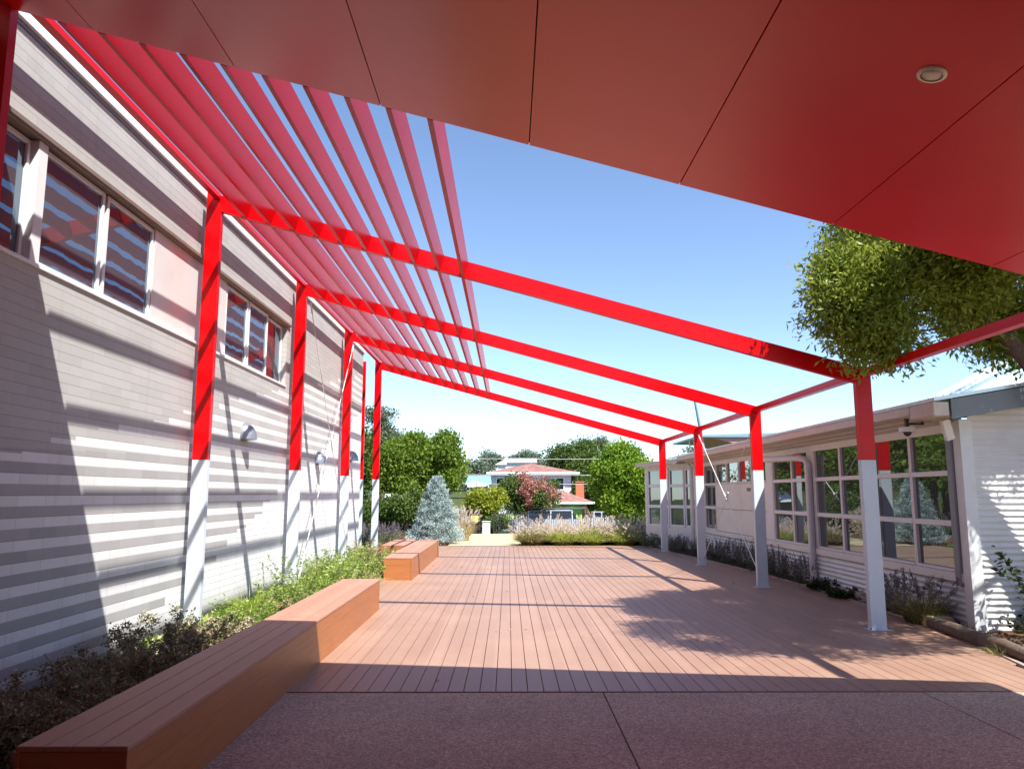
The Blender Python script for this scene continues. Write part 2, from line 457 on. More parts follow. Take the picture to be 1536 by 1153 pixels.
# ------------------------------------------------------------------ ground
def gz(x, y):
    if y < 27: return -.02
    if y < 34: return -.02 - (y - 27) / 7 * .10
    if y < 50: return -.12 - (y - 34) / 16 * .95
    if y < 95: return -1.07 - (y - 50) / 45 * .8
    return -1.87 + min(9, (y - 95) / 30)
def build_ground():
    xs = list(np.linspace(-400, -20, 14)) + list(np.linspace(-16, 16, 33)) + list(np.linspace(20, 400, 14))
    ys = list(np.linspace(-60, -4, 6)) + list(np.linspace(0, 100, 101)) + list(np.linspace(110, 700, 24))
    v = [(x, y, gz(x, y) - .04) for y in ys for x in xs]; nx = len(xs)
    f = [[j * nx + i, j * nx + i + 1, (j + 1) * nx + i + 1, (j + 1) * nx + i] for j in range(len(ys) - 1) for i in range(nx - 1)]
    me = bpy.data.meshes.new('ground'); me.from_pydata(v, [], f)
    tag(finish('ground', me, M['land'], smooth=True), kind='structure')
build_ground()
def sheet(name, poly, z, mat, thick=0.0, follow=False):
    m = MB()
    if thick: m.prism([(x, y, z - thick) for x, y in poly], (0, 0, thick))
    else: m.add([(x, y, (gz(x, y) + z) if follow else z) for x, y in poly], [list(range(len(poly)))])
    return tag(m.build(name, mat), kind='structure')
def strip_sheet(name, L, Rr, z, mat):
    v = []; f = []
    for (a, b) in zip(L, Rr): v += [(a[0], a[1], gz(*a) + z), (b[0], b[1], gz(*b) + z)]
    for i in range(len(L) - 1): f.append([2 * i, 2 * i + 1, 2 * i + 3, 2 * i + 2])
    m = MB(); m.add(v, f); return tag(m.build(name, mat), kind='structure')

# concrete slabs with real joints
DY0, DY1 = 6.58, 24.5
m = MB(); xs = [-14, -4.4, -1.84, .777, 3.38, 6.0, 16]
for a, b in zip(xs[:-1], xs[1:]):
    for ya, yb in ((-12, -3.0), (-3.0, 2.2), (2.2, DY0 - .02)):
        m.box(a + .005, b - .005, ya + .005, yb - .005, -.12, 0, 0, .003)
tag(m.build('concrete_paving', M['conc']), kind='structure')
# right edge of the deck, curved
EDGE = [(4.50, 6.4), (4.80, 7.4), (4.98, 8.3), (5.10, 9.2), (5.16, 10.5), (5.2, 12), (5.22, 13.5), (5.16, 15), (5.02, 17), (4.84, 18.9), (4.62, 20.6), (4.42, 22.4), (4.2, 24.5)]
def edge_x(y):
    for (a, b) in zip(EDGE[:-1], EDGE[1:]):
        if a[1] <= y <= b[1]: return a[0] + (b[0] - a[0]) * (y - a[1]) / (b[1] - a[1])
    return EDGE[-1][0] if y > 20 else EDGE[0][0]
def build_deck():
    m = MB(); P = .1315; i0 = -18; g = .0028
    x = i0 * P + .033
    while x < 5.2:
        xa, xb = x + g, x + P - g
        if xb < -1.79: ya, yb = DY0, DY1
        else: ya, yb = DY0, DY1
        # board follows the curved edge on the right
        mid = (xa + xb) / 2
        if mid > 4.2:
            ys = [y for y in np.arange(DY0, DY1, .1) if edge_x(y) > mid]
            if not ys: x += P; continue
            ya, yb = ys[0], ys[-1]
        # staggered butt joints
        cuts = [ya]; y = DY0 + ((int(round(x / P)) * 2.7) % 5.4)
        while y < yb - .3:
            if y > ya + .3: cuts.append(y)
            y += 5.4
        cuts.append(yb)
        for a, b in zip(cuts[:-1], cuts[1:]):
            m.box(xa, xb, a + (.0 if a == ya else .0015), b - .0015, -.028, 0.004, 0, .0025)
        x += P
    tag(m.build('timber_deck', M['deck']), kind='structure')
    poly = [(-2.36, DY0 - .008), (4.4, DY0 - .008)] + EDGE[1:] + [(-2.36, DY1)]
    sheet('deck_substrate', poly, -.03, M['dark'])
    # edging board round the curve
    e = MB(); pts = [(4.47, 6.57)] + EDGE[1:]
    for a, b in zip(pts[:-1], pts[1:]):
        d = (Vector((*b, 0)) - Vector((*a, 0))).normalized(); nrm = Vector((d.y, -d.x, 0)) * .045
        A, B = Vector((*a, 0)), Vector((*b, 0)) + d * .0
        e.prism([A + Vector((0, 0, -.1)), B + Vector((0, 0, -.1)), B + nrm + Vector((0, 0, -.1)), A + nrm + Vector((0, 0, -.1))], (0, 0, .118))
    tag(e.build('deck_edging', M['edge']), 'curved timber edging along the right rim of the deck beside the garden bed', 'edging')
build_deck()
# garden beds
def bumpy(name, poly_fn, x0, x1, y0, y1, mat, z=.0, amp=.03, step=.12):
    nx = int((x1 - x0) / step) + 1; ny = int((y1 - y0) / step) + 1
    v = []; f = []
    for j in range(ny):
        for i in range(nx):
            X = x0 + (x1 - x0) * i / (nx - 1); Y = y0 + (y1 - y0) * j / (ny - 1)
            v.append((*poly_fn(i / (nx - 1), X, Y), z + random.uniform(-amp, amp)))
    for j in range(ny - 1):
        for i in range(nx - 1): f.append([j * nx + i, j * nx + i + 1, (j + 1) * nx + i + 1, (j + 1) * nx + i])
    me = bpy.data.meshes.new(name); me.from_pydata(v, [], f)
    return tag(finish(name, me, mat, smooth=True), kind='structure')
bumpy('garden_bed', lambda t, X, Y: (X, Y), -3.93, -2.33, -2, 24.6, M['soil'], .0)
bumpy('garden_bed', lambda t, X, Y: (edge_x(Y) + .045 + t * (5.5 - edge_x(Y) - .045 + (1.2 if Y < 9.3 else 0) + (.4 if Y > 22 else 0)), Y), 0, 1, 6.6, 24.4, M['mulch'], -.01)
bumpy('garden_bed', lambda t, X, Y: (X, Y), 5.9, 9.0, 4.0, 9.25, M['mulch'], -.03)
bumpy('garden_bed', lambda t, X, Y: (X, Y), .35, 8.0, 24.55, 27.0, M['mulch'], -.01, .02, .25)
bumpy('garden_bed', lambda t, X, Y: (X, Y), -9.0, -1.95, 24.62, 31.0, M['mulch'], -.015, .02, .3)
strip_sheet('sand_path', [(-1.9, 24.52), (-1.9, 27.5), (-2.0, 31), (-2.3, 34.5), (-2.5, 37)], [(.42, 24.52), (.5, 27.5), (.9, 31), (2.6, 34.5), (6, 37)], .012, M['sand'])
strip_sheet('mulch_strip', [(-14, 37.2), (-14, 38.6)], [(14, 37.2), (14, 38.6)], .03, M['mulch'])
strip_sheet('road', [(-80, 41), (-80, 48), (-80, 54)], [(80, 41), (80, 48), (80, 54)], .03, M['asphalt'])

# ------------------------------------------------------------------ pergola
XL, XR, HP = -3.75, 4.405, .094
FY = [5.23 + 4.185 * k for k in range(5)]; PD = .085
SL = .2752
def ztop(x): return 5.397 - SL * (x + 3.7525)
pergola = thing('pergola', 'long bright red steel pergola with two-tone red and pale grey posts spanning the deck', 'pergola', (0, 0, 0))
NPERP = Vector((SL, 0, 1)).normalized()         # across a rafter, upwards
def post(x, y, ztopf, name='post', extra=0.0):
    g = MB()
    x0, x1 = x - HP, x + HP
    g.box(x0, x1, y, y + PD, -.05, 2.012, 1, .004)
    b = .0
    g.prism([(x0, y, 2.012), (x1, y, 2.012), (x1, y, ztopf(x1)), (x0, y, ztopf(x0))], (0, PD, 0), 0)
    o = g.build(name, [M['red'], M['pgrey']], pergola)
    b = MB(); b.box(x - .13, x + .13, y - .045, y + PD + .045, .004, .014, 0, .002); bp = b.build('base_plate', M['pgrey'], o)
    for sx in (-.112, .112):
        for yy in (y - .022, y + PD + .022):
            q = MB(); q.tube([(x + sx, yy, .012), (x + sx, yy, .032)], .011, 8); q.build('bolt', M['steel'], o)
    return o
for k in range(5):
    post(XL, FY[k], ztop)
    if k > 0: post(XR, FY[k], ztop)
    a, b = XL + HP, XR - HP; d = .205
    dz = d * math.sqrt(1 + SL * SL)
    if k > 0:
        g = MB(); g.prism([(a, FY[k] + .001, ztop(a) - dz), (b, FY[k] + .001, ztop(b) - dz), (b, FY[k] + .001, ztop(b)), (a, FY[k] + .001, ztop(a))], (0, PD - .002, 0))
        g.build('rafter', M['red'], pergola)
post(-4.2, FY[4] - .02, lambda x: 5.39, 'corner_post')
BX = [-3.32 + .3075 * i for i in range(10)]
for k in range(4):
    ya, yb = FY[k] + PD + .002, FY[k + 1] - .001
    for i, bx in enumerate(BX):
        # blade stands square to the rafter, soffit edge flush with the rafter's underside
        zb = ztop(bx) - .205 * math.sqrt(1 + SL * SL) + .004
        p0 = Vector((bx, ya, zb)); t = Vector((1, 0, -SL)).normalized() * .045; u = NPERP * .192
        g = MB(); g.prism([p0 - t, p0, p0 + u, p0 + u - t], (0, yb - ya, 0)); g.build('blade', M['red'], pergola)
        q = p0 + NPERP * .02; q.y = yb - .006     # cleat fixing the blade to the next rafter
        c = MB(); c.prism([q, q + t * -.45, q + t * -.45 + NPERP * .15, q + NPERP * .15], (0, .006, 0)); c.build('cleat', M['red'], pergola)
    g = MB(); g.box(-3.75, -3.67, ya, yb, 5.325, 5.39); g.build('tie_beam', M['red'], pergola)
    g = MB(); g.box(XR - .05, XR + .05, ya, yb, ztop(XR) - .12, ztop(XR) - .03); g.build('tie_beam', M['red'], pergola)
# brace rods between the second and third frames, both sides
def rod(a, b, parent):
    g = MB(); A, B = Vector(a), Vector(b)
    g.tube([A, B], .0075, 6); mid = A.lerp(B, .5)
    d = (B - A).normalized()
    g.tube([mid - d * .14, mid + d * .14], .016, 8)
    g.tube([A, A + d * .22], .016, 8); g.tube([B - d * .22, B], .016, 8)
    g.build('brace_rod', M['white'], parent)
for X, zt in ((XL + .12, 5.05), (XR, 2.95)):
    y2, y3 = FY[2] + .1, FY[3] - .01
    rod((X, y3, zt), (X, y2, .15), pergola)
    rod((X + .03, y2, zt), (X + .03, y3, .15), pergola)

# entrance canopy the camera stands under
canopy = thing('canopy', 'red flat-panelled canopy ceiling overhead with thin dark joints', 'canopy', (0, 0, 0))
js = [-3.84, -3.075, -2.01, -.932, .152, 1.235, 2.325, 3.44, 4.5, 5.37]
YF = 5.29; YB = -5.0; soff = lambda x: ztop(x) - .215
for a, b in zip(js[:-1], js[1:]):
    g = MB(); a2, b2 = a + .004, b - .004
    g.prism([(a2, YF, soff(a2)), (b2, YF, soff(b2)), (b2, YF, soff(b2) + .02), (a2, YF, soff(a2) + .02)], (0, YB - YF, 0))
    g.build('soffit_panel', M['soffit'], canopy)
g = MB(); a, b = js[0], js[-1]
g.prism([(a, YF - .004, soff(a) + .024), (b, YF - .004, soff(b) + .024), (b, YF - .004, soff(b) + .12), (a, YF - .004, soff(a) + .12)], (0, YB - YF, 0))
g.build('roof_deck', M['dark'], canopy)
g = MB(); g.prism([(a, YF, soff(a) + .021), (b, YF, soff(b) + .021), (b, YF, soff(b) + .125), (a, YF, soff(a) + .125)], (0, .006, 0)); g.build('fascia', M['red'], canopy)
g = MB()
for yy in (1.0, -4.9): g.box(5.0, 5.19, yy, yy + .1, 0, 2.62)
g.build('post', M['red'], canopy)
# downlight
dl = thing('downlight', 'small round cream recessed downlight in the red canopy ceiling', 'ceiling light', (2.03, 3.43, soff(2.03) - .001))
dl.rotation_euler = (0, math.atan(SL), 0)
def ring(r0, r1, z0, z1, seg=40):
    g = MB(); vs = []; fs = []
    for k in range(seg):
        a = 2 * math.pi * k / seg; c, s = math.cos(a), math.sin(a)
        vs += [(r0 * c, r0 * s, z0), (r1 * c, r1 * s, z1), (r1 * c, r1 * s, .0)]
    for k in range(seg):
        q = (k + 1) % seg
        fs += [[3 * k, 3 * q, 3 * q + 1, 3 * k + 1], [3 * k + 1, 3 * q + 1, 3 * q + 2, 3 * k + 2]]
    return g.add(vs, fs)
M['lampcream'] = plain('lamp_cream', (.95, .84, .62), .5, 0, .03)
ring(.050, .066, -.010, -.006).build('trim_ring', M['lampcream'], dl, True)
g = ring(.0, .05, -.004, -.006); g.build('diffuser', M['lampcream'], dl, True)

# unseen walls added behind the viewpoint to darken the space under the canopy
t = thing('light_blocking_wall', 'unseen dark wall added behind the viewpoint to cut the light under the panelled canopy', 'wall', (0, -2.2, 0))
g = MB(); g.box(-3.9, 5.75, -.2, 0, 0, 2.62); g.box(-3.9, 1.0, -.2, 0, 2.62, 3.85); g.box(-3.9, -1.5, -.2, 0, 3.85, 4.5); g.build('back_wall', M['hood'], t)
g = MB(); g.box(5.55, 5.75, 0, 4.4, 0, 2.6); g.build('side_wall', M['hood'], t)

# ------------------------------------------------------------------ left building
WX = -3.93; WEND = 20.6
lb = thing('block_building', 'pale striped blockwork building with high strip window along the left side', 'building', (0, 0, 0))
WZ0, WZ1, WY0, WY1 = 3.46, 4.55, 3.2, 13.45     # window opening
g = MB(); D = -.25
ys = [-7, WY0, WY1, WEND]; zs = [-.3, WZ0, WZ1, 5.371]
for j in range(3):
    for i in range(3):
        if i == 1 and j == 1: continue
        g.box(WX + D, WX, ys[i], ys[i + 1], zs[j], zs[j + 1])
g.box(-14, WX + D, -7, -6.75, -.3, 5.3); g.box(-14, WX + D, WEND - .25, WEND, -.3, 5.3)
g.build('block_wall', M['wall'], lb)
g = MB(); g.prism([(-4.05, -7.3, 5.43), (-14, -7.3, 6.4), (-14, -7.3, 6.5), (-4.05, -7.3, 5.53)], (0, WEND + 7.6, 0)); g.build('roof', M['zinc'], lb)
g = MB(); g.box(WX - .06, -3.885, -7.2, WEND + .08, 5.372, 5.49, 0, .006); g.box(WX - .06, -3.88, -7.2, WEND + .08, 5.49, 5.50)
g.build('gutter', M['white'], lb)
g = MB(); g.box(WX + .001, WX + .012, -7, WEND - .02, 5.335, 5.371); g.build('gutter_shade_strip', M['darkpipe'], lb)  # dark strip standing in for the shaded underside of the gutter
# steel hood above the windows + sill
g = MB(); g.box(WX, WX + .04, WY0 - .1, WY1 + .14, 4.56, 4.605, 0, .004); g.box(WX - .12, WX + .0, WY0, WY1, WZ1 - .005, WZ1 + .0)
g.build('window_hood', M['hood'], lb)
g = MB(); g.box(WX - .08, WX + .02, WY0, WY1, WZ0 - .001, WZ0 + .035, 0, .004); g.build('window_sill', M['alu'], lb)
g = MB(); g.box(WX - .25, WX - .22, WY0, WY1, WZ0, WZ1); g.build('window_backing', M['dark'], lb)
def sash(y0, y1, xf, open_=False, mat='glass_l', z0=WZ0 + .036, z1=WZ1 - .02, fw=.042):
    g = MB(); fx0, fx1 = xf - .05, xf
    g.box(fx0, fx1, y0, y0 + fw, z0, z1, 0, .004); g.box(fx0, fx1, y1 - fw, y1, z0, z1, 0, .004)
    g.box(fx0, fx1, y0 + fw, y1 - fw, z0, z0 + fw, 0, .004); g.box(fx0, fx1, y0 + fw, y1 - fw, z1 - fw, z1, 0, .004)
    w = g.build('window', M['alu'], lb)
    p = MB(); p.box(fx0 + .015, fx0 + .027, y0 + fw, y1 - fw, z0 + fw, z1 - fw); p.build('pane', M[mat], w)
    return w
sash(3.25, 4.9, WX - .07); sash(4.92, 6.13, WX - .07)
sash(6.27, 7.27, WX - .035); sash(7.32, 8.32, WX - .035)
sash(10.58, 11.5, WX - .035); sash(11.55, 12.47, WX - .035)
sash(12.5, 13.42, WX - .08)
g = MB(); g.box(WX - .12, WX - .005, 6.135, 6.265, WZ0 + .036, WZ1 - .006, 0, .004)
g.build('mullion', M['alu'], lb)
g = MB(); g.box(WX - .06, WX - .03, 8.34, 10.56, WZ0 + .036, WZ1 - .006, 0, .003); g.build('infill_panel', M['panel'], lb)

def wall_lamp(y, z, label):
    t = thing('wall_lamp', label, 'wall light', (WX, y, z), 'quarter-sphere wall lights on the block wall')
    g = MB(); vs = []; fs = []; n1, n2 = 14, 8
    rx, ry, rz = .20, .16, .25
    for j in range(n2 + 1):
        el = math.pi / 2 * j / n2
        for i in range(n1 + 1):
            a = -math.pi / 2 + math.pi * i / n1
            vs.append((rx * math.cos(a) * math.cos(el), ry * math.sin(a) * math.cos(el), rz * math.sin(el)))
    for j in range(n2):
        for i in range(n1):
            b = j * (n1 + 1) + i; fs.append([b, b + 1, b + n1 + 2, b + n1 + 1])
    fs.append(list(range(n1 + 1)))
    g.add(vs, fs); part_smooth(g.build('shade', M['steel'], t), 60)
    g = MB(); g.box(0, .012, -.09, .09, -.03, .2); g.build('back_plate', M['bargedark'], t)
wall_lamp(11.45, 2.40, 'silver quarter-sphere wall light between the two nearest red posts on the left')
wall_lamp(15.9, 2.22, 'silver quarter-sphere wall light, middle one of three, beside the crossed brace rods')
wall_lamp(19.3, 2.42, 'silver quarter-sphere wall light farthest along the striped wall')

# ------------------------------------------------------------------ benches
def bench(x0, x1, y0, y1, H, label, nb=4):
    t = thing('bench', label, 'bench', ((x0 + x1) / 2, y0, 0), None)
    cx = (x0 + x1) / 2
    g = MB(); g.box(x0 - cx + .004, x1 - cx - .004, 0.004, y1 - y0 - .004, .0, H - .026, 0, .003); g.build('side_cladding', M['bench_side'], t)
    g = MB()
    for sx in (x0 - cx, x1 - cx - .022): g.box(sx - (.001 if sx < 0 else -.001), sx + .022 + (.001 if sx > 0 else -.001), -.004, .02, .0, H - .027, 0, .002)
    g.build('corner_trim', M['bench_side'], t)
    g = MB(); w = (x1 - x0) / nb
    for i in range(nb):
        for k in range(int((y1 - y0) / .45) + 1):
            for q in (.3, .7): g.tube([(x0 - cx + (i + q) * w, .06 + k * .45, H - .001), (x0 - cx + (i + q) * w, .06 + k * .45, H + .0008)], .004, 6)
    g.build('screws', M['steel'], t)
    w = (x1 - x0) / nb; g = MB()
    for i in range(nb):
        g.box(x0 - cx + i * w + (.0025 if i else 0), x0 - cx + (i + 1) * w - (.0025 if i < nb - 1 else 0), 0, y1 - y0, H - .024, H, 0, .003)
    g.build('seat', M['bench_top'], t)
    return t
bench(-2.325, -1.795, 3.85, 11.10, .42, 'long low timber-clad bench running from the shaded foreground into the sun')
bench(-2.325, -1.795, 14.76, 20.46, .42, 'shorter orange-brown timber-clad bench in full sun, farther along the deck')
bench(-3.0, -2.45, 18.6, 20.9, .40, 'small timber-clad bench tucked behind the shorter sunlit bench by the plants')

# ------------------------------------------------------------------ right building
BX0 = 5.5
rb = thing('classroom_building', 'single-storey cream building with gridded windows and corrugated cladding on the right', 'building', (0, 0, 0))
def corrugated(x0, y0, x1, y1, z0, z1, name, nrm, clip=None):
    """horizontal corrugations; wall from (x0,y0) to (x1,y1)"""
    g = MB(); p = .074; n = int((z1 - z0) / p * 8) + 1; vs = []; fs = []
    nx, ny = nrm
    for j in range(n + 1):
        z = z0 + (z1 - z0) * j / n; o = .009 * math.sin(2 * math.pi * z / p)
        vs += [((clip(z) if clip else x0) + nx * o, y0 + ny * o, z), (x1 + nx * o, y1 + ny * o, z)]
    for j in range(n): fs.append([2 * j, 2 * j + 1, 2 * j + 3, 2 * j + 2])
    g.add(vs, fs); o = g.build(name, M['corr'], rb); part_smooth(o, 80); return o
corrugated(BX0, 9.46, BX0, 22.6, -.02, .53, 'corrugated_skirt', (-1, 0))
corrugated(5.60, 9.32, 11.0, 9.32, -.05, 3.35, 'corrugated_end_wall', (0, -1), lambda z: max(5.60, 5.2 + (z - 2.50) / .1684))
# solid core behind
g = MB(); g.box(BX0 + .12, 12, 9.42, 22.6, -.05, 2.42); g.build('core_wall', M['dark'], rb)
g = MB(); g.box(BX0 - .02, BX0 + .13, 9.30, 9.46, -.05, 2.5, 0, .004); g.build('corner_board', M['corr'], rb)
g = MB(); g.box(BX0 - .035, BX0 + .06, 9.46, 22.6, .54, .65, 0, .006); g.build('sill_board', M['cream'], rb)
g = MB(); g.box(BX0 - .0, BX0 + .11, 9.46, 22.6, 2.36, 2.62); g.build('head_board', M['frame_r'], rb)
ZR = [(.69, 1.205), (1.275, 1.825), (1.89, 2.36)]
def rwin(ya, yb, rows=(0, 1, 2), parent=None, org=(0, 0, 0), mat='glass_r'):
    g = MB(); x0, x1 = BX0 - .012, BX0 + .06; f = .035
    zlo = ZR[rows[0]][0]; zhi = ZR[rows[-1]][1]
    g.box(x0, x1, ya, ya + f, zlo - .035, zhi, 0, .004); g.box(x0, x1, yb - f, yb, zlo - .035, zhi, 0, .004)
    g.box(x0 - .01, x1, ya + f, yb - f, zlo - .035, zlo, 0, .004)
    for r in rows[:-1]: g.box(x0 - .005, x1, ya + f, yb - f, ZR[r][1], ZR[r + 1][0], 0, .004)
    w = g.build('window', M['frame_r'], parent or rb)
    p = MB()
    for r in rows: p.box(BX0 + .03, BX0 + .038, ya + f - .002, yb - f + .002, ZR[r][0] - .001, ZR[r][1] + .0)
    p.build('pane', M[mat], w)
    return w
for a, b in ((9.60, 10.53), (10.53, 11.66), (11.66, 12.78), (12.78, 13.86)): rwin(a, b)
for a, b in ((14.15, 14.98), (14.98, 16.06)): rwin(a, b)
rwin(20.5, 21.7)
for a in (16.45, 17.45, 18.45, 19.45): rwin(a, a + 1.0, (2,))
for a, b in ((13.87, 14.14), (16.07, 16.44), (21.71, 22.6)):
    g = MB(); g.box(BX0 - .02, BX0 + .1, a, b, .655, 2.355, 0, .005); g.build('pier_panel', M['frame_r'], rb)
g = MB()
for a, b in ((16.45, 17.4), (17.41, 18.3), (18.31, 19.4), (19.41, 20.49)):
    for z0, z1 in ((.66, 1.22), (1.23, 1.85)): g.box(BX0 - .005, BX0 + .08, a, b, z0, z1, 0, .004)
g.build('cream_panel', M['cream'], rb)
g = MB(); g.box(BX0 - .012, BX0 - .006, 17.55, 17.82, 1.66, 1.74); g.build('door_sign', M['hood'], rb)
g = MB(); g.box(BX0 - .05, BX0 + .03, 9.465, 9.585, .5, 2.5, 0, .008); g.build('downpipe', M['darkpipe'], rb)
# eaves
GX = 5.05
g = MB(); g.box(GX - .1, GX, 9.42, 22.6, 2.555, 2.665, 0, .01); g.build('gutter', M['eave'], rb)
g = MB()
for i in range(3):
    a = GX + .002 + i * .15; b = a + .145
    za, zb = 2.555 - i * .035, 2.555 - i * .035 - .02
    g.prism([(a, 9.42, za), (b, 9.42, zb), (b, 9.42, zb + .03), (a, 9.42, za + .03)], (0, 13.2, 0))
g.build('soffit', M['eave'], rb)
g = MB(); g.prism([(GX - .1, 8.85, 2.67), (12, 8.85, 3.85), (12, 8.85, 3.89), (GX - .1, 8.85, 2.71)], (0, 15.65, 0)); g.build('roof', M['zinc'], rb)
g = MB(); g.prism([(GX + .10, 8.86, 2.46), (12, 8.86, 3.60), (12, 8.86, 3.84), (GX + .10, 8.86, 2.69)], (0, .03, 0)); g.build('barge_board', M['bargedark'], rb)
g = MB(); g.box(GX - .1, GX + .09, 8.88, 9.415, 2.50, 2.665, 0, .01); g.build('gutter_end', M['eave'], rb)
g = MB(); g.prism([(GX + .1, 8.895, 2.48), (12, 8.895, 3.60), (12, 8.895, 3.62), (GX + .1, 8.895, 2.50)], (0, .41, 0)); g.build('verge_soffit', M['eave'], rb)
# steeper ribbed roof behind
g = MB(); g.prism([(6.68, 11.5, 3.03), (10.5, 11.5, 5.0), (10.5, 11.5, 5.04), (6.68, 11.5, 3.07)], (0, .75, 0))
for i in range(4):
    y = 11.53 + i * .21; g.prism([(6.72, y, 3.07), (10.5, y, 5.045), (10.5, y, 5.09), (6.72, y, 3.115)], (0, .04, 0))
g.prism([(6.75, 11.55, 2.8), (10.4, 11.55, 2.8), (10.4, 11.55, 4.94), (6.75, 11.55, 3.05)], (0, .65, 0))
g.build('upper_roof', M['zinc'], rb)
# splayed wing at the far end
A, B = Vector((4.28, 24.35, 0)), Vector((5.5, 22.65, 0))
d = (B - A); Lw = d.length; ang = math.atan2(d.y, d.x)
wing = thing('building_wing', 'splayed end bay of the cream building with large grid windows facing the deck', 'building', (A.x, A.y, 0), None, ang)
g = MB(); g.box(0, Lw, .03, .12, -.05, .62); g.box(0, Lw, .03, .12, 2.36, 2.5); g.box(0, .1, .03, .12, .62, 2.36); g.box(.0, .1, .12, 3.0, -.05, 2.5)
g.build('wall', M['frame_r'], wing)
g = MB(); g.box(.11, Lw, .1, 2.4, -.05, 2.3); g.build('core_wall', M['dark'], wing)
for a, b in ((.14, 1.0), (1.03, 1.62), (1.65, 2.05)):
    g = MB(); f = .045
    g.box(a, a + f, 0, .08, .62, 2.36, 0, .004); g.box(b - f, b, 0, .08, .62, 2.36, 0, .004)
    for z0, z1 in ((.62, .69), (1.18, 1.27), (1.80, 1.89), (2.30, 2.36)): g.box(a + f, b - f, .005, .08, z0, z1, 0, .004)
    w = g.build('window', M['alu'], wing)
    p = MB(); p.box(a + f, b - f, .045, .052, .69, 2.3); p.build('pane', M['glass_r'], w)
g = MB(); g.prism([(GX - .1, 22.6, 2.50), (4.05, 24.6, 2.43), (6.5, 26.8, 2.75), (6.9, 22.6, 2.9)], (0, 0, .12)); g.build('roof', M['eave'], rb)
# downpipes: one with a swan neck
def swan(y, label, xo=5.42, r=.06):
    t = thing('downpipe', label, 'downpipe', (0, 0, 0))
    g = MB()
    g.tube([(GX - .05, y + 1.55, 2.56), (GX - .05, y + 1.55, 2.38), (GX - .03, y + 1.47, 2.30), (GX + .05, y + 1.3, 2.275), (xo - .10, y + .15, 2.25), (xo - .03, y + .04, 2.22), (xo, y, 2.13), (xo, y, 1.2), (xo, y, -.03)], r, 14)
    part_smooth(g.build('pipe', M['pvc'], t), 50)
    g = MB()
    for z in (.55, 1.9): g.tube([(xo, y, z), (xo, y, z + .04)], r + .008, 14)
    g.tube([(xo, y, 2.0), (xo, y, 2.12)], r + .01, 14)
    g.build('bracket', M['pvc'], t)
swan(13.95, 'pale round downpipe with a swan-neck elbow between the windows of the right building')
t = thing('downpipe', 'pale round downpipe at the corner of the splayed far bay', 'downpipe', (5.33, 22.5, 0))
g = MB(); g.tube([(0, 0, -.03), (0, 0, 2.3), (-.1, .0, 2.5)], .06, 12); part_smooth(g.build('pipe', M['pvc'], t), 50)
g = MB(); g.tube([(0, 0, .7), (0, 0, .74)], .068, 12); g.tube([(0, 0, 1.8), (0, 0, 1.84)], .068, 12); g.build('bracket', M['pvc'], t)
# camera, floodlight
t = thing('security_camera', 'white dome security camera on a black bracket under the near corner of the right roof', 'security camera', (5.08, 9.75, 2.40))
g = MB(); g.tube([(0, 0, -.02), (0, 0, .04)], [.10, .095], 20); part_smooth(g.build('housing', M['white'], t))
g = MB(); vs = []; fs = []; n1 = 16
for j in range(6):
    el = math.pi / 2 * j / 5
    for i in range(n1): vs.append((.05 * math.cos(el) * math.cos(2 * math.pi * i / n1), .05 * math.cos(el) * math.sin(2 * math.pi * i / n1), -.021 - .055 * math.sin(el)))
for j in range(5):
    for i in range(n1): fs.append([j * n1 + i, j * n1 + (i + 1) % n1, (j + 1) * n1 + (i + 1) % n1, (j + 1) * n1 + i])
g.add(vs, fs); g.build('dome', M['black'], t, True)
g = MB(); g.box(-.02, .02, -.02, .02, .035, .22); g.box(.02, .2, -.015, .015, .07, .095); g.box(.02, .2, -.015, .015, .15, .17)
g.box(.19, .21, -.02, .02, .07, .17); g.box(-.02, .32, -.03, .0, .19, .215)
g.build('bracket', M['black'], t)
t = thing('floodlight', 'flat cream floodlight tilted down under the eave by the corner of the corrugated wall', 'floodlight', (5.33, 9.30, 2.38))
g = MB(); g.box(-.055, .055, -.03, .03, -.14, .12, 0, .01); a = g.build('housing', M['cream'], t); a.rotation_euler = (R(10), R(-18), 0)
g = MB(); g.box(-.02, .02, .03, .06, -.02, .16); g.build('arm', M['darkpipe'], t)
# pale blue canopy roof behind
t = thing('roof_canopy', 'pale blue butterfly canopy with pinkish underside rising beyond the cream building', 'canopy', (0, 30, 0))
g = MB(); g.prism([(7.5, 0, 3.88), (10.5, 0, 3.97), (10.5, 0, 3.80), (7.5, 0, 3.80)], (0, 5, 0)); g.prism([(10.5, 0, 3.97), (11.5, 0, 3.76), (11.5, 0, 3.68), (10.5, 0, 3.8)], (0, 5, 0)); g.build('fascia', M['bluecan'], t)
g = MB(); g.prism([(7.9, .1, 3.80), (10.4, .1, 3.80), (10.4, .1, 3.74), (9.2, .1, 3.48)], (0, 4, 0)); g.build('underside', M['pinksoff'], t)
g = MB(); g.tube([(10.2, .5, -.1), (10.2, .5, 3.75)], .07, 10); g.build('post', M['bluecan'], t)
t = thing('leaning_pole', 'pale grey pole leaning behind the third right-hand post', 'pole', (0, 0, 0))
g = MB(); g.tube([(7.9, 30.4, -.3), (7.72, 30.3, 2.9), (7.55, 30.1, 4.1), (7.33, 30, 5.35)], [.09, .085, .07, .05], 10); part_smooth(g.build('shaft', M['bluecan'], t), 60)
g = MB(); g.tube([(7.33, 30, 5.35), (7.32, 30, 5.38)], .06, 10); g.build('cap', M['bluecan'], t)
t = thing('flagpole', 'thin white pole standing upright left of the leaning grey pole', 'pole', (7.55, 32, 0))
g = MB(); g.tube([(0, 0, -.3), (0, 0, 5.3)], [.03, .022], 8); g.build('shaft', M['white'], t)
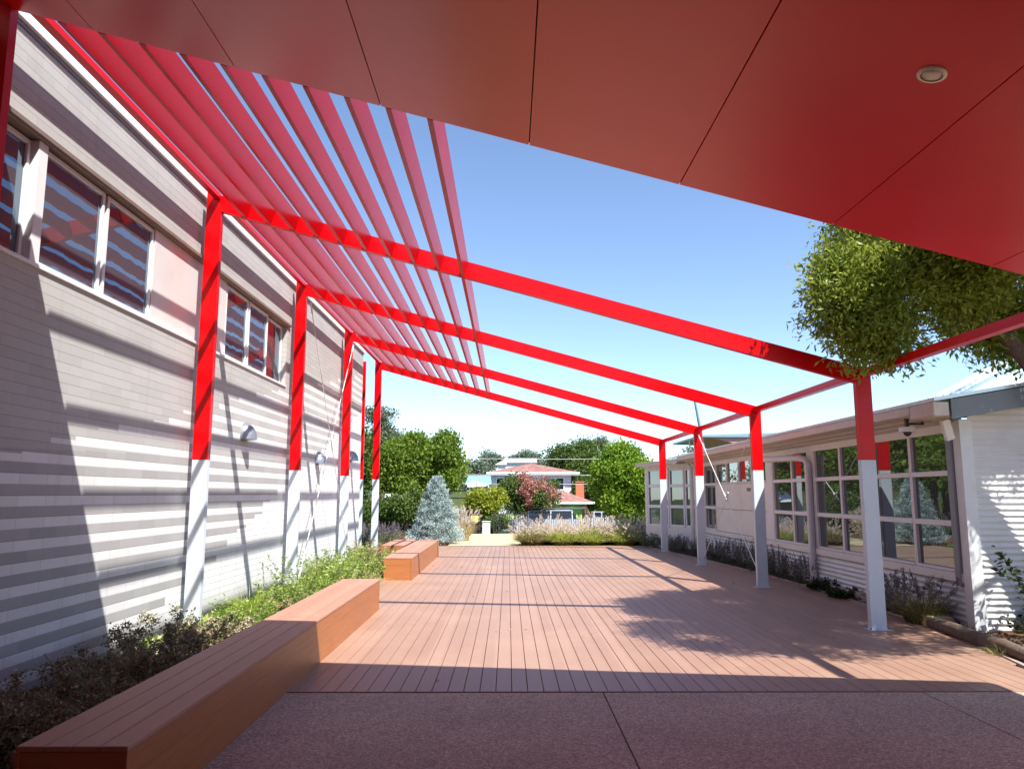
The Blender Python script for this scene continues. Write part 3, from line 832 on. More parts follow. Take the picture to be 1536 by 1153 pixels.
g = MB(); g.tube([(0, 0, 5.3), (0, 0, 5.36)], .035, 8); g.build('finial', M['white'], t)
# log and stones
t = thing('log', 'weathered grey-brown log lying along the garden edge by the corrugated corner', 'log', (5.0, 8.5, .06))
g = MB(); pts = [(.1, 1.1, .0), (.06, .6, .01), (0, 0, 0), (-.03, -.5, .02), (-.09, -1.1, 0)]
g.tube(pts, [.070, .08, .085, .075, .068], 14); o = part_smooth(g.build('log_body', M['log'], t), 50)
M['endgrain'] = plain('end_grain', (.34, .25, .17), .8, 0, .15, 30)
for p_, s in ((pts[0], 1), (pts[-1], -1)):
    g = MB(); g.tube([p_, (p_[0] + .002 * s, p_[1] + .006 * s, p_[2])], .067, 14); g.build('cut_end', M['endgrain'], t)
t.location = (5.06, 8.55, .05)
def rock(name, loc, s, label, mat='stone', cat='stone', rz=0):
    import bmesh
    bm = bmesh.new(); bmesh.ops.create_cube(bm, size=1); bmesh.ops.subdivide_edges(bm, edges=bm.edges, cuts=3, use_grid_fill=True)
    for v in bm.verts:
        v.co = v.co.lerp(v.co.normalized() * .62, .35) + Vector([random.uniform(-.025, .025) for _ in range(3)])
        v.co = Vector((v.co.x * s[0], v.co.y * s[1], v.co.z * s[2]))
    me = bpy.data.meshes.new(name); bm.to_mesh(me); bm.free()
    o = finish(name, me, M[mat]); o.location = loc; o.rotation_euler = (0, 0, rz); tag(o, label, cat); part_smooth(o, 35); return o
rock('stone_block', (5.28, 9.75, .05), (.34, .2, .16), 'yellow sandstone block beside the grassy clump at the corner of the right building')
g = MB(); g.box(-.06, .06, -1.6, 1.6, -.04, .11, 0, .012); o = g.build('timber_sleeper', M['edge']); o.location = (5.36, 12.4, 0); o.rotation_euler = (0, 0, .03)
tag(o, 'brown garden sleeper lying along the corrugated skirt between the downpipe and the nearest right post', 'sleeper')

# ------------------------------------------------------------------ plants
def weed(loc, label, h=.5, r=.35, n=26, mat='weed', group=None, lf=.055, name='garden_plant', lw=.45, per=26, spread=.7, head=None, cat='plant', stemcol='lavleaf'):
    t = thing(name, label, cat, loc, group)
    a = rng.random(n) * 6.283; rr = np.sqrt(rng.random(n)) * r * .45
    P = np.stack([rr * np.cos(a), rr * np.sin(a), np.zeros(n)], 1)
    D = np.stack([np.cos(a) * spread * rng.random(n), np.sin(a) * spread * rng.random(n), np.ones(n)], 1)
    L = h * (.6 + .5 * rng.random(n))
    Qs, tip, td = strip_quads(P, D, L, .008, .25, 4)
    quadmesh('stems', Qs, F[stemcol], t)
    k = np.repeat(np.arange(n), per); u = .12 + .9 * rng.random(len(k))
    B = P[k] + unit(D)[k] * (L[k] * u)[:, None]
    B[:, :2] += (tip[k, :2] - (P[k] + unit(D)[k] * L[k][:, None])[:, :2]) * (u ** 2)[:, None]
    Dl = rng.normal(size=(len(k), 3)); Dl[:, 2] = np.abs(Dl[:, 2]) * .5
    s = lf * (.6 + .8 * rng.random(len(k)))
    quadmesh('leaves', leaf_quads(B, Dl, s, s * lw), F[mat], t)
    if head:
        hk = np.repeat(np.arange(n), 60)
        hp = tip[hk] + rng.normal(size=(len(hk), 3)) * np.array([.028, .028, .02])
        quadmesh('flower_heads', leaf_quads(hp, rng.normal(size=hp.shape), .026, .018), F[head], t)
    return t
def tuft(loc, label, h=.6, r=.25, n=260, mat='grass', plume=None, np_=60, group=None, w=.009, name='ornamental_grass', spread=.75, droop=.45, mat2=None, ph=1.15, cat='grass clump'):
    t = thing(name, label, cat, loc, group)
    def mk(n, h, spread):
        a = rng.random(n) * 6.283; rr = np.sqrt(rng.random(n)) * r * .5
        P = np.stack([rr * np.cos(a), rr * np.sin(a), np.zeros(n)], 1)
        q = rng.random(n) ** .7 * spread; b = a + rng.normal(size=n) * .5
        return P, np.stack([np.cos(b) * q, np.sin(b) * q, np.ones(n)], 1), h * (.55 + .5 * rng.random(n))
    P, D, L = mk(n, h, spread); Q, _, _ = strip_quads(P, D, L, w, droop, 4); quadmesh('blades', Q, F[mat], t)
    if mat2:
        P, D, L = mk(n // 2, h * .9, spread * 1.1); Q, _, _ = strip_quads(P, D, L, w, droop, 4); quadmesh('dry_blades', Q, F[mat2], t)
    if plume:
        P, D, L = mk(np_, h * ph, spread * .8); Q, tip, td = strip_quads(P, D, L, .004, .2, 4); quadmesh('stalks', Q, F['straw'], t)
        k = np.repeat(np.arange(np_), 46); u = rng.random(len(k))
        B = tip[k] + td[k] * (u * .16 - .05)[:, None] + rng.normal(size=(len(k), 3)) * .007
        quadmesh('plumes', leaf_quads(B, td[k] * .7 + rng.normal(size=(len(k), 3)) * .55, .045, .008), F[plume], t)
    return t
def spikes(loc, label, h=.5, r=.3, n=34, group=None, mat='salvia', head='lav', name='salvia_plant', cat='shrub', hf=.4, lf=.035):
    t = thing(name, label, cat, loc, group)
    a = rng.random(n) * 6.283; rr = np.sqrt(rng.random(n)) * r * .6
    P = np.stack([rr * np.cos(a), rr * np.sin(a), np.zeros(n)], 1)
    q = .45 * rng.random(n); D = np.stack([np.cos(a) * q, np.sin(a) * q, np.ones(n)], 1); L = h * (.65 + .45 * rng.random(n))
    k = np.repeat(np.arange(n), 40); u = rng.random(len(k)) * (1 - hf)
    B = P[k] + unit(D)[k] * (L[k] * u)[:, None] + rng.normal(size=(len(k), 3)) * .02
    quadmesh('leaves', leaf_quads(B, D[k] + rng.normal(size=(len(k), 3)) * .9, lf, lf * .3), F[mat], t)
    k = np.repeat(np.arange(n), 34); u = 1 - hf + rng.random(len(k)) * hf
    B = P[k] + unit(D)[k] * (L[k] * u)[:, None] + rng.normal(size=(len(k), 3)) * .008
    quadmesh('flower_spikes', leaf_quads(B, D[k] * 1.2 + rng.normal(size=(len(k), 3)) * .5, .026, .012), F[head], t)
    Q, _, _ = strip_quads(P, D, L, .006, .02, 2); quadmesh('stems', Q, F['lavleaf'], t)
    return t

# left bed, near end: dried flowering shrubs in the shade, then green self-sown plants
bedg = 'plants in the bed between the bench and the block wall'
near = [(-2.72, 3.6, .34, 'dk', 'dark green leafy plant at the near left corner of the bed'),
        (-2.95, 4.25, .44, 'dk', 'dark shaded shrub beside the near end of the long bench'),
        (-2.7, 4.8, .42, 'dry', 'dried brown flowering shrub leaning on the near part of the long bench'),
        (-3.2, 5.3, .52, 'dry', 'dried brown shrub with tall seed heads against the shaded grey blocks'),
        (-2.72, 5.7, .38, 'dry', 'crumpled brown shrub in shade close to the bench edge'),
        (-3.25, 6.5, .50, 'dry', 'taller dried shrub near the wall just before the sun line'),
        (-2.75, 6.75, .42, 'dry', 'dried shrub hugging the bench where the shadow line crosses'),
        (-3.3, 7.5, .62, 'dry', 'dried shrub with brown heads standing in the sun line on the wall'),
        (-2.8, 7.8, .46, 'drys', 'tan withered shrub in first sunlight behind the long bench')]
for i, (x, y, h, mt, lab) in enumerate(near):
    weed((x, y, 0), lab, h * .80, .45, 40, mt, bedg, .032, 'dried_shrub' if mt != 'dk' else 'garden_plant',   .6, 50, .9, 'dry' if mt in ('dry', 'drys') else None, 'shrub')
green = [(-3.0, 8.5, .40, 'weed', 'leafy green plant beside the foot of the nearest red-and-grey post'),
         (-2.65, 9.0, .30, 'weed', 'low bright green plant over the bench rim just past the nearest left post'),
         (-3.25, 9.9, .36, 'weed', 'green plant with pale seed heads against the sunny white blocks'),
         (-2.7, 10.3, .32, 'drys', 'straw-coloured dried plant near the far end of the long bench'),
         (-3.1, 11.2, .50, 'weed', 'green weedy clump level with the end of the long bench'),
         (-2.6, 12.0, .34, 'weed', 'low green clump in the gap after the long bench'),
         (-3.2, 12.6, .72, 'weed', 'tall thin green weed rising against the white blocks'),
         (-2.75, 13.2, .50, 'weed', 'bushy green clump before the second left post'),
         (-3.1, 14.0, .62, 'weed', 'bushy green clump at the foot of the second left post'),
         (-2.65, 14.5, .42, 'weed', 'green clump touching the near end of the shorter bench'),
         (-3.15, 15.3, .60, 'weed', 'green clump behind the shorter bench under the brace rods'),
         (-2.7, 16.0, .45, 'weed', 'yellow-green clump along the back of the shorter bench'),
         (-3.1, 17.0, .62, 'weed', 'feathery green clump between the second and third left posts'),
         (-2.85, 18.0, .40, 'drys', 'dry straw clump by the foot of the third left post'),
         (-3.4, 19.3, .50, 'drys', 'dry golden clump at the foot of the wall near its far end')]
for x, y, h, mt, lab in green:
    weed((x, y, 0), lab, h * .9, .62, 44, mt, bedg, .028 + .0014 * y, 'garden_plant', .42, 30, 1.0)
for x, y, h, m, lab in ((-3.3, 8.9, .34, 'straw', 'straw grass tuft at the wall foot just past the nearest left post'), (-2.6, 9.6, .26, 'grass', 'fine green grass tuft spilling over the long bench rim'),
                        (-3.45, 10.7, .42, 'grass', 'fine green grass tuft against the white blocks before the bench end'), (-2.62, 11.5, .30, 'straw', 'straw grass tuft right at the far end of the long bench'),
                        (-2.9, 12.9, .44, 'grass', 'fine green grass tuft in the gap between the two benches'), (-2.55, 13.9, .34, 'straw', 'straw grass tuft by the near end of the shorter bench'),
                        (-3.4, 14.8, .66, 'grass', 'tall fine grass tuft at the wall beside the second left post'), (-2.9, 16.8, .50, 'straw', 'straw grass tuft behind the middle of the shorter bench'),
                        (-3.5, 18.4, .55, 'grass', 'fine grass tuft at the wall by the third left post'), (-3.0, 20.9, .45, 'straw', 'golden grass tuft beyond the small tucked-in bench')):
    tuft((x, y, 0), lab, h, .5, 240, m, None, 0, bedg, .007 + y * .0003, spread=.9)
# small self-sown cover in the bed
def cover(name, fn, n, mat, s, kindz=.02):
    P = np.array([fn() for _ in range(n)]); D = rng.normal(size=(n, 3)); D[:, 2] = np.abs(D[:, 2]) + .4
    sz = s * (.5 + rng.random(n)); o = quadmesh(name, leaf_quads(P, D, sz, sz * .45), F[mat]); return tag(o, kind='stuff')
tag(cover('bed_ground_cover', lambda: (rng.uniform(-3.9, -2.36), rng.uniform(8.2, 24), .0), 16000, 'weed', .09), 'low green seedlings covering the soil of the sunny part of the left bed', 'ground cover')
tag(cover('leaf_litter', lambda: (rng.uniform(-3.9, -2.36), rng.uniform(3.4, 9), .01), 7000, 'dry', .05), 'dry brown leaf litter under the shrubs of the shaded left bed', 'leaf litter')
def rb_cover():
    y = rng.uniform(6.8, 23); return (edge_x(y) + .06 + rng.random() * (5.45 - edge_x(y)), y, .0)
tag(cover('low_ground_cover', rb_cover, 6000, 'salvia', .06), 'low dull green ground cover in the bed along the right building', 'ground cover')
# fallen leaves on the deck
n = 70; P = np.stack([rng.uniform(-1.7, 5, n), rng.uniform(6.8, 22, n), np.full(n, .008)], 1)
D = rng.normal(size=(n, 3)); D[:, 2] *= .12
tag(quadmesh('fallen_leaves', leaf_quads(P, D, .05, .022), F['drys']), 'a scatter of small dry leaves on the deck boards', 'fallen leaves', kind='stuff')

# right bed
rg = 'plants in the bed along the right building'
sp = [(4.72, 21.6, .42, 'low greyish shrub beside the foot of the farthest right post'),
      (4.98, 20.3, .46, 'purple-grey spiky shrub between the farthest and third right posts'),
      (5.15, 19.4, .44, 'purple-grey spiky shrub just behind the third right post'),
      (5.2, 18.2, .55, 'dark spiky shrub below the cream panels, right of the third post'),
      (5.32, 17.3, .62, 'tall dark spiky shrub under the middle of the cream panels'),
      (5.3, 16.4, .50, 'dark spiky shrub under the right end of the cream panels'),
      (5.38, 15.6, .55, 'spiky shrub immediately left of the second right post'),
      (5.40, 14.9, .50, 'spiky shrub immediately right of the second right post'),
      (5.40, 14.2, .52, 'dark spiky shrub at the foot of the swan-neck downpipe')]
for x, y, h, lab in sp: spikes((x, y, 0), lab, h, .42, 46, rg, head='salhead')
spikes((5.36, 11.3, 0), 'thin dark spiky plant left of the nearest right post', .42, .22, 12, rg, head='salhead')
weed((5.36, 13.3, 0), 'low dark green rounded groundcover shrub beside the swan-neck downpipe', .20, .6, 60, 'dk', rg, .05, 'garden_plant', .6, 30, 1.4, None, 'shrub')
weed((5.3, 12.3, 0), 'low dark green mat of leaves spilling onto the deck edging', .15, .6, 50, 'dk', rg, .05, 'garden_plant', .6, 30, 1.6, None, 'shrub')
weed((5.24, 11.0, 0), 'silvery leafed plant against the left side of the nearest right post', .22, .35, 26, 'silver', rg, .09, 'garden_plant', .4, 14, 1.1)
tuft((5.22, 9.95, 0), 'olive grass clump with upright brown plumes just right of the nearest right post',   .50, .42, 620, 'oliveg', 'salhead', 60, rg, .008, spread=.7, mat2='salvia', ph=1.12)
tuft((5.32, 10.6, 0), 'olive grass clump partly hidden behind the nearest right post', .40, .30, 260, 'oliveg', 'salhead', 26, rg, .008, spread=.7)
tuft((4.98, 8.0, 0), 'short olive grass tuft along the deck edging beyond the log', .16, .3, 140, 'oliveg', None, 0, rg, .006, spread=1.1)
tuft((5.85, 8.35, 0), 'pale wispy grass clump at the right edge before the corrugated wall', .42, .4, 300, 'oliveg', None, 0, rg, .006, spread=1.2, mat2='straw')
tuft((5.35, 7.7, 0), 'low golden grass clump at the far right beside the log', .26, .4, 220, 'straw', None, 0, rg, .006, spread=1.2)
weed((6.25, 8.9, 0), 'dark glossy-leaved shrub against the corrugated end wall at the right edge', 1.05, .6, 26, 'dk', rg, .085, 'leafy_shrub', .5, 30, .55, None, 'shrub', 'dk')
weed((6.0, 9.1, 0), 'small dark seedling at the base of the corrugated end wall', .22, .4, 20, 'dk', rg, .06, 'garden_plant', .5, 14, 1.2)

# far row of fountain grasses
gg = 'fountain grasses in a row beyond the deck'
for i, (x, y, h, lab, m1, m2) in enumerate([
    (.75, 24.95, .62, 'leftmost fountain grass clump, brownish, by the sand path', 'oliveg', 'straw'),
    (1.3, 25.6, .70, 'straw-coloured fountain grass set back behind the first clumps', 'straw', 'straw'),
    (1.75, 24.95, .60, 'bright green fountain grass left of centre with pale plumes', 'grass', 'straw'),
    (2.3, 25.5, .64, 'pale pinkish-plumed fountain grass behind the middle of the row', 'straw', 'straw'),
    (2.65, 24.95, .62, 'bright green fountain grass in the middle of the row', 'grass', 'straw'),
    (3.25, 25.4, .74, 'tall pink-plumed fountain grass right of the middle', 'oliveg', 'straw'),
    (3.7, 24.95, .64, 'bright green fountain grass at the right end of the row', 'grass', 'straw'),
    (4.15, 25.5, .70, 'dark green fountain grass beside the far bay of the building', 'oliveg', 'oliveg')]):
    tuft((x, y, 0), lab, h * 1.0, .6, 1200, m1, 'plume', 85, gg, .019, mat2=m2, spread=.95, droop=.5, ph=1.25)
for x, y, lab in ((4.35, 23.9, 'dull grey-green shrub at the foot of the splayed bay'), (4.75, 23.1, 'grey shrub between the far post and the splayed bay')):
    weed((x, y, 0), lab, .42, .5, 40, 'lavleaf', rg, .06, 'garden_plant', .4, 34, .9, None, 'shrub')
# lavender, spruce, cream grass on the left
spikes((-3.75, 22.9, 0), 'greyish purple lavender bush beyond the far left post', .75, 1.0, 150, None, 'lavleaf', 'lav', 'lavender_bush', 'shrub', .35, .06)
spikes((-4.9, 24.0, 0), 'second lavender bush at the far left behind the end post', .7, .8, 90, None, 'lavleaf', 'lav', 'lavender_bush', 'shrub', .35, .06)
tuft((-1.62, 27.4, 0), 'cream plumed grass clump on the right side of the blue spruce', .95, .5, 260, 'straw', 'plume', 160, None, .012, mat2='straw', spread=.5, ph=1.1)
# blue spruce
t = thing('blue_spruce', 'silvery blue spruce tree at the far left end of the deck', 'tree', (-2.36, 25.7, 0))
Q = []; RN = []
for i in range(430):
    u = rng.random() ** 1.15; z = .10 + u * 1.98; rad = max(.05, (1 - u) ** .85 * .74) * (.62 + .5 * rng.random())
    a = rng.random() * 6.283; c = np.array([rad * math.cos(a), rad * math.sin(a), z])
    dirv = unit(np.array([math.cos(a), math.sin(a), .25 + u * 1.1])); k = 120; cr = .035 + .055 * (1 - u)
    P = c + rng.normal(size=(k, 3)) * np.array([cr, cr, cr * .6]) + dirv * (rng.random((k, 1)) * .12)
    Q.append(leaf_quads(P, dirv * .8 + rng.normal(size=(k, 3)) * .7, .06, .017)); RN.append(np.full(k, rng.random()) * .75 + rng.random(k) * .25)
quadmesh('needles', np.concatenate(Q), F['spruce'], t, np.concatenate(RN))
g = MB(); g.tube([(0, 0, -.1), (0, 0, 1.2), (0, 0, 2.1)], [.07, .045, .012], 8)
for i in range(46):
    z = .15 + i * .042; a = i * 2.4; rr = (1 - (z / 2.2)) ** .85 * .85
    g.tube([(0, 0, z), (rr * math.cos(a), rr * math.sin(a), z + .12)], [.014, .004], 5)
g.build('trunk', M['bark'], t)

# ------------------------------------------------------------------ overhanging tree on the right
t = thing('overhanging_tree', 'olive-leaved tree hanging over the right end of the nearest rafter', 'tree', (7.0, 8.5, 0))
ox, oy = 7.0, 8.5
cl = []
def CL(x, y, z, r, n=1, s=.0):
    cl.append(((x - ox, y - oy, z), r))
#   main left lobe
for p in [(3.95, 8.7, 4.25, .42), (3.85, 8.6, 3.95, .40), (4.1, 8.7, 3.70, .38), (4.25, 8.9, 4.5, .45), (4.35, 8.7, 3.60, .36), (4.3, 8.4, 4.15, .48),
          (4.6, 8.8, 4.75, .45), (4.3, 9.0, 5.05, .42), (4.75, 8.5, 4.35, .42), (4.7, 8.6, 5.35, .5), (5.2, 8.6, 4.75, .52), (5.3, 8.2, 5.2, .5),
          (5.1, 9.2, 5.5, .5), (5.7, 8.5, 4.5, .5), (5.9, 8.2, 5.0, .55), (6.3, 8.6, 4.5, .5), (6.0, 9.2, 5.3, .5), (6.5, 8.2, 4.9, .55),
          (6.9, 8.6, 4.3, .5), (5.75, 9.0, 3.75, .38), (6.1, 9.1, 3.55, .38), (5.45, 8.9, 3.95, .34), (6.5, 9.3, 3.7, .4), (6.9, 9.4, 3.9, .42), (7.3, 9.0, 4.5, .5),
          (5.0, 7.6, 4.9, .5), (5.7, 7.2, 5.1, .5), (6.3, 7.4, 5.4, .5), (7.0, 7.6, 5.2, .55), (5.3, 6.9, 5.5, .45), (5.2, 9.9, 5.2, .45), (5.9, 10.0, 5.0, .45),
          (7.6, 8.2, 5.0, .6), (8.0, 9.2, 5.2, .7), (7.4, 10.0, 5.0, .6), (6.6, 9.9, 5.5, .6), (5.35, 8.25, 4.5, .42), (5.55, 7.95, 4.9, .42), (5.15, 8.45, 4.15, .36), (4.9, 6.6, 5.0, .36), (6.6, 6.6, 5.3, .5), (7.6, 6.6, 5.0, .6), (5.9, 6.0, 5.2, .42)]:
    CL(p[0], p[1], p[2] - (.22 if p[0] < 5.5 else .05), p[3] * 1.12)
thin = [c for c in cl if c[0][0] + ox > 6.5 and c[0][1] + oy < 8.0]; dense = [c for c in cl if c not in thin] if False else [c for c in cl if not (c[0][0] + ox > 6.5 and c[0][1] + oy < 8.0)]
crown('upper_crown', thin, 420, .078, .34, F['olive'], t); cl = []
for p in [(3.85, 7.3, 4.4, .36), (3.8, 6.7, 4.5, .34), (4.0, 6.1, 4.5, .34), (4.3, 5.8, 4.5, .36), (4.5, 6.8, 4.4, .38), (4.6, 7.4, 4.4, .38), (4.9, 5.7, 4.5, .36), (5.3, 5.5, 4.6, .36), (4.25, 7.0, 4.65, .35),
          (5.4, 8.0, 4.35, .36), (5.8, 7.5, 4.3, .36), (6.2, 7.2, 4.25, .36), (5.5, 7.1, 4.4, .34), (5.2, 6.4, 4.5, .36), (5.7, 6.3, 4.4, .36), (6.1, 6.6, 4.5, .36),
          (6.5, 7.8, 4.2, .38), (6.7, 7.0, 4.4, .38), (6.4, 5.9, 4.5, .36), (5.9, 5.7, 4.6, .32), (4.85, 6.9, 4.6, .34), (4.75, 6.1, 4.55, .28), (6.9, 6.2, 4.3, .3)]: CL(*p)
crown('crown', cl, 1500, .078, .34, F['olive'], t); cl = dense + cl
crown('crown', dense, 3900, .080, .34, F['olive'], t)
g = MB()
g.tube([(0, 0, -.1), (-.08, .02, .9), (-.25, .05, 1.8), (-.60, .08, 2.45), (-.96, .12, 2.95), (-1.26, .18, 3.4), (-1.75, .2, 3.85), (-2.3, 0, 4.15), (-2.85, -.1, 4.3)], [.17, .15, .135, .12, .105, .085, .06, .035, .015], 10)
limb = [Vector(p) for p in ((-.96, .12, 2.95), (-1.26, .18, 3.4), (-1.6, .2, 3.7), (-1.75, .2, 3.85), (-2.3, 0, 4.15))]
g.tube([(-.3, .05, 1.9), (.1, -.3, 2.8), (.4, -.9, 3.8), (.3, -1.6, 4.6)], [.1, .08, .05, .02], 8)
g.tube([(-.96, .12, 2.95), (-1.0, -.5, 3.7), (-1.2, -1.4, 4.3), (-1.8, -2.4, 4.6)], [.07, .055, .035, .012], 8)
for (c, r) in cl[::2]:
    c = Vector(c); s_ = min(limb, key=lambda q: (q - c).length + (3 if q.z > c.z + .3 else 0))
    md = s_.lerp(c, .5) + Vector((0, 0, .12)); g.tube([s_, md, c], [.026, .015, .004], 5)
part_smooth(g.build('trunk', M['bark'], t), 60)

# ------------------------------------------------------------------ far vegetation
def at(u, Y): return (u - 762) / 1154 * Y
def zt(v, Y): return 1.6 + (740.6 - v) / 1154 * Y
def T(name, label, u, Y, vtop, wpx, mat, cat='tree', **k):
    z0 = gz(0, Y) - .05; h = zt(vtop, Y) - z0; rx = wpx / 2 / 1154 * Y
    return tree(name, label, cat, (at(u, Y), Y, z0), h, (rx, rx * .9, k.pop('rz', min(h * .42, rx))), mat, **k)
T('round_tree', 'large round bright green tree beyond the blue spruce', 648, 41, 640, 118, 'tree', leaf=.17, per=900, n=34, r0=.55, r1=.85, trunk=.16, bark='palebark', rz=2.0)
T('round_tree', 'green tree merging with the large round one on its left side, behind the end post', 592, 40, 662, 84, 'tree', leaf=.17, per=800, n=26, r0=.5, r1=.8, trunk=.13, bark='palebark', rz=1.5)
T('gum_tree', 'tall thin grey-green gum rising at the far left behind the round tree', 574, 60, 606, 62, 'gum', leaf=.2, per=500, n=20, r0=.55, r1=.95, trunk=.18, rz=2.4)
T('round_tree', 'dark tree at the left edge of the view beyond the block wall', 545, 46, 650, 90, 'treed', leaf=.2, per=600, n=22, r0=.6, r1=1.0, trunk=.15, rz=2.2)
T('round_tree', 'dense lime green tree just left of the far bay of the building', 934, 38, 670, 96, 'lime', leaf=.15, per=1100, n=44, r0=.5, r1=.75, trunk=.14, rz=1.95)
T('round_tree', 'leafy tree low behind the dense lime tree at its right', 985, 44, 705, 62, 'tree', leaf=.18, per=500, n=16, r0=.5, r1=.8, trunk=.12, rz=1.3)
T('broad_tree', 'broad dark green tree behind the lime tree beside the two-storey house', 872, 88, 660, 112, 'treed', leaf=.3, per=800, n=30, r0=1.0, r1=1.6, trunk=.3, rz=3.2)
T('broad_tree', 'dark hedge-like tree low behind the brick chimney', 890, 80, 705, 90, 'treed', leaf=.3, per=600, n=24, r0=.9, r1=1.4, trunk=.25, rz=2.6)
T('gum_tree', 'distant sparse gum tree poking above the broad dark tree', 904, 130, 657, 26, 'gum', leaf=.3, per=260, n=8, r0=.7, r1=1.1, trunk=.2, rz=1.5)
T('yellow_shrub', 'yellow-green rounded shrub left of the pink flowering tree', 733, 46, 728, 62, 'yell', 'shrub', leaf=.15, per=650, n=20, r0=.35, r1=.55, trunk=.08, rz=1.1)
p_ = T('flowering_tree', 'crepe myrtle tree with dusty pink flowers in front of the house', 797, 50, 712, 94, 'treed', leaf=.15, per=700, n=24, r0=.45, r1=.7, trunk=.08, rz=1.5)
crown('flowers', blobset((0, -.2, zt(712, 50) - gz(0, 50) - 1.2), (2.1, 1.9, 1.35), 44, .22, .42), 260, .11, .8, F['pink'], p_)
T('green_hedge', 'small green shrub behind the fence by the white gate pillar', 745, 42, 772, 30, 'treed', 'shrub', leaf=.12, per=380, n=10, r0=.25, r1=.4, trunk=.05, rz=.45)
T('green_hedge', 'bright shrub beside the lime green fence', 812, 52, 757, 40, 'yell', 'shrub', leaf=.14, per=380, n=10, r0=.3, r1=.5, trunk=.05, rz=.55)
T('green_hedge', 'dark green hedge behind the fence under the lime tree', 960, 41, 762, 74, 'treed', 'hedge', leaf=.13, per=420, n=24, r0=.3, r1=.45, trunk=.05, rz=.6)
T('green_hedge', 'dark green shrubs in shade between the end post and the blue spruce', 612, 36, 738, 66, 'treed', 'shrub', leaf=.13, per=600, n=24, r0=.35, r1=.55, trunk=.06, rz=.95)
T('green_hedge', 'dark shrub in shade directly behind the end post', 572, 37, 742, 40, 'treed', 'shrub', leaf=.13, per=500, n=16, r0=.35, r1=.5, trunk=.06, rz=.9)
for x, y, hh, lab in ((-11, 40, 7.5, 'green tree left of the courtyard seen mirrored in the nearest right-hand windows'), (-20, 64, 10, 'tall green tree left of the courtyard seen mirrored in the middle right-hand windows'), (-9.5, 33, 5, 'bushy green tree beyond the block wall seen mirrored at the bottom of the right-hand windows'), (-17, 62, 10, 'broad tree left of the courtyard seen mirrored near the downpipe'), (-15.5, 47, 8.5, 'dense tree behind the block building seen mirrored in the corner window'), (-20, 55, 9, 'dense far tree behind the block building seen mirrored beside the corner window')):
    tree('courtyard_tree', lab, 'tree', (x, y, -.1), hh, (hh * .42, hh * .42, hh * .4), 'tree', leaf=.3, per=420, n=26, r0=.9, r1=1.5, trunk=.2)
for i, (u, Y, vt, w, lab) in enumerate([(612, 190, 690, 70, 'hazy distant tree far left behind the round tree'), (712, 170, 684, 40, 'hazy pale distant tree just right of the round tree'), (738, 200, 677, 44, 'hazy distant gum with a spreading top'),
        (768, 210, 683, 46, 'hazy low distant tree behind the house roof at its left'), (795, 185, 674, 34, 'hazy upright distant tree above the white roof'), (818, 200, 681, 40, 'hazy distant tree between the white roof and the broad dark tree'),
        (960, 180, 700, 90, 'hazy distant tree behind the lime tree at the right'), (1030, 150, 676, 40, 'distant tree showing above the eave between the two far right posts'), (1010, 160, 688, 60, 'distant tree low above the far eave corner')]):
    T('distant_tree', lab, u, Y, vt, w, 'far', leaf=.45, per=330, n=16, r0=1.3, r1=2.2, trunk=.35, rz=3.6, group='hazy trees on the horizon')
# a far wood that reads as one mass
Q = []
for i in range(120):
    x = rng.uniform(-170, 90); y = rng.uniform(215, 260)
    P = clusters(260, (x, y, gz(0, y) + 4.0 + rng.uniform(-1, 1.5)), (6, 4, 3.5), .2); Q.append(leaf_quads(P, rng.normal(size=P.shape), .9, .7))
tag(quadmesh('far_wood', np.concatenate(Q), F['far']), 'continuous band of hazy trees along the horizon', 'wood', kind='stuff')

# ------------------------------------------------------------------ houses
def hip(g, x0, x1, y0, y1, z0, z1, mi=0, ov=0.0):
    w = min((x1 - x0), (y1 - y0)) / 2; ym = (y0 + y1) / 2; xm = (x0 + x1) / 2
    if x1 - x0 >= y1 - y0: r = [(x0 + w, ym, z1), (x1 - w, ym, z1)]
    else: r = [(xm, y0 + w, z1), (xm, y1 - w, z1)]
    v = [(x0, y0, z0), (x1, y0, z0), (x1, y1, z0), (x0, y1, z0)] + r
    if x1 - x0 >= y1 - y0: f = [[0, 1, 5, 4], [1, 2, 5], [2, 3, 4, 5], [3, 0, 4], [3, 2, 1, 0]]
    else: f = [[0, 1, 4], [1, 2, 5, 4], [2, 3, 5], [3, 0, 4, 5], [3, 2, 1, 0]]
    g.add(v, f, mi)
Y = 76; h = thing('red_roofed_house', 'two-storey white house with red tiled hip roofs across the street', 'house', (at(800, Y), Y, -1.5))
S = Y / 1154; U = lambda u: (u - 800) * S; V = lambda v: 1.6 + (740.6 - v) * S + 1.5
g = MB(); g.box(U(738), U(856), 0, 9, 0, V(709)); g.build('wall', M['housew'], h)
g = MB(); g.box(U(820), U(874), -3, 0.0, 0, V(754)); g.build('lower_wall', M['green_p'], h)
g = MB(); hip(g, U(730), U(868), -.6, 9.6, V(709), V(693)); rf = g.build('roof', M['tile'], h)
g = MB(); g.box(U(730), U(868), -.72, -.6, V(711.5), V(708.5)); g.build('gutter', M['white'], rf)
g = MB(); hip(g, U(798), U(884), -4.0, 1.8, V(752), V(735.5)); rf2 = g.build('lower_roof', M['tile'], h)
g = MB(); g.box(U(798), U(884), -4.12, -4.0, V(754.5), V(751.5)); g.build('gutter', M['white'], rf2)
g = MB(); g.box(U(861), U(873), -1.4, -.6, V(760), V(724)); g.box(U(860.5), U(873.5), -1.5, -.5, V(724), V(722.5)); g.build('chimney', M['brick'], h)
g = MB(); g.box(U(838), U(842), -3.2, -2.8, 0, V(754)); g.build('brick_pier', M['brick'], h)
g = MB(); g.box(U(869), U(874), -3.3, -2.9, 0, V(754)); g.build('brick_pier', M['brick'], h)
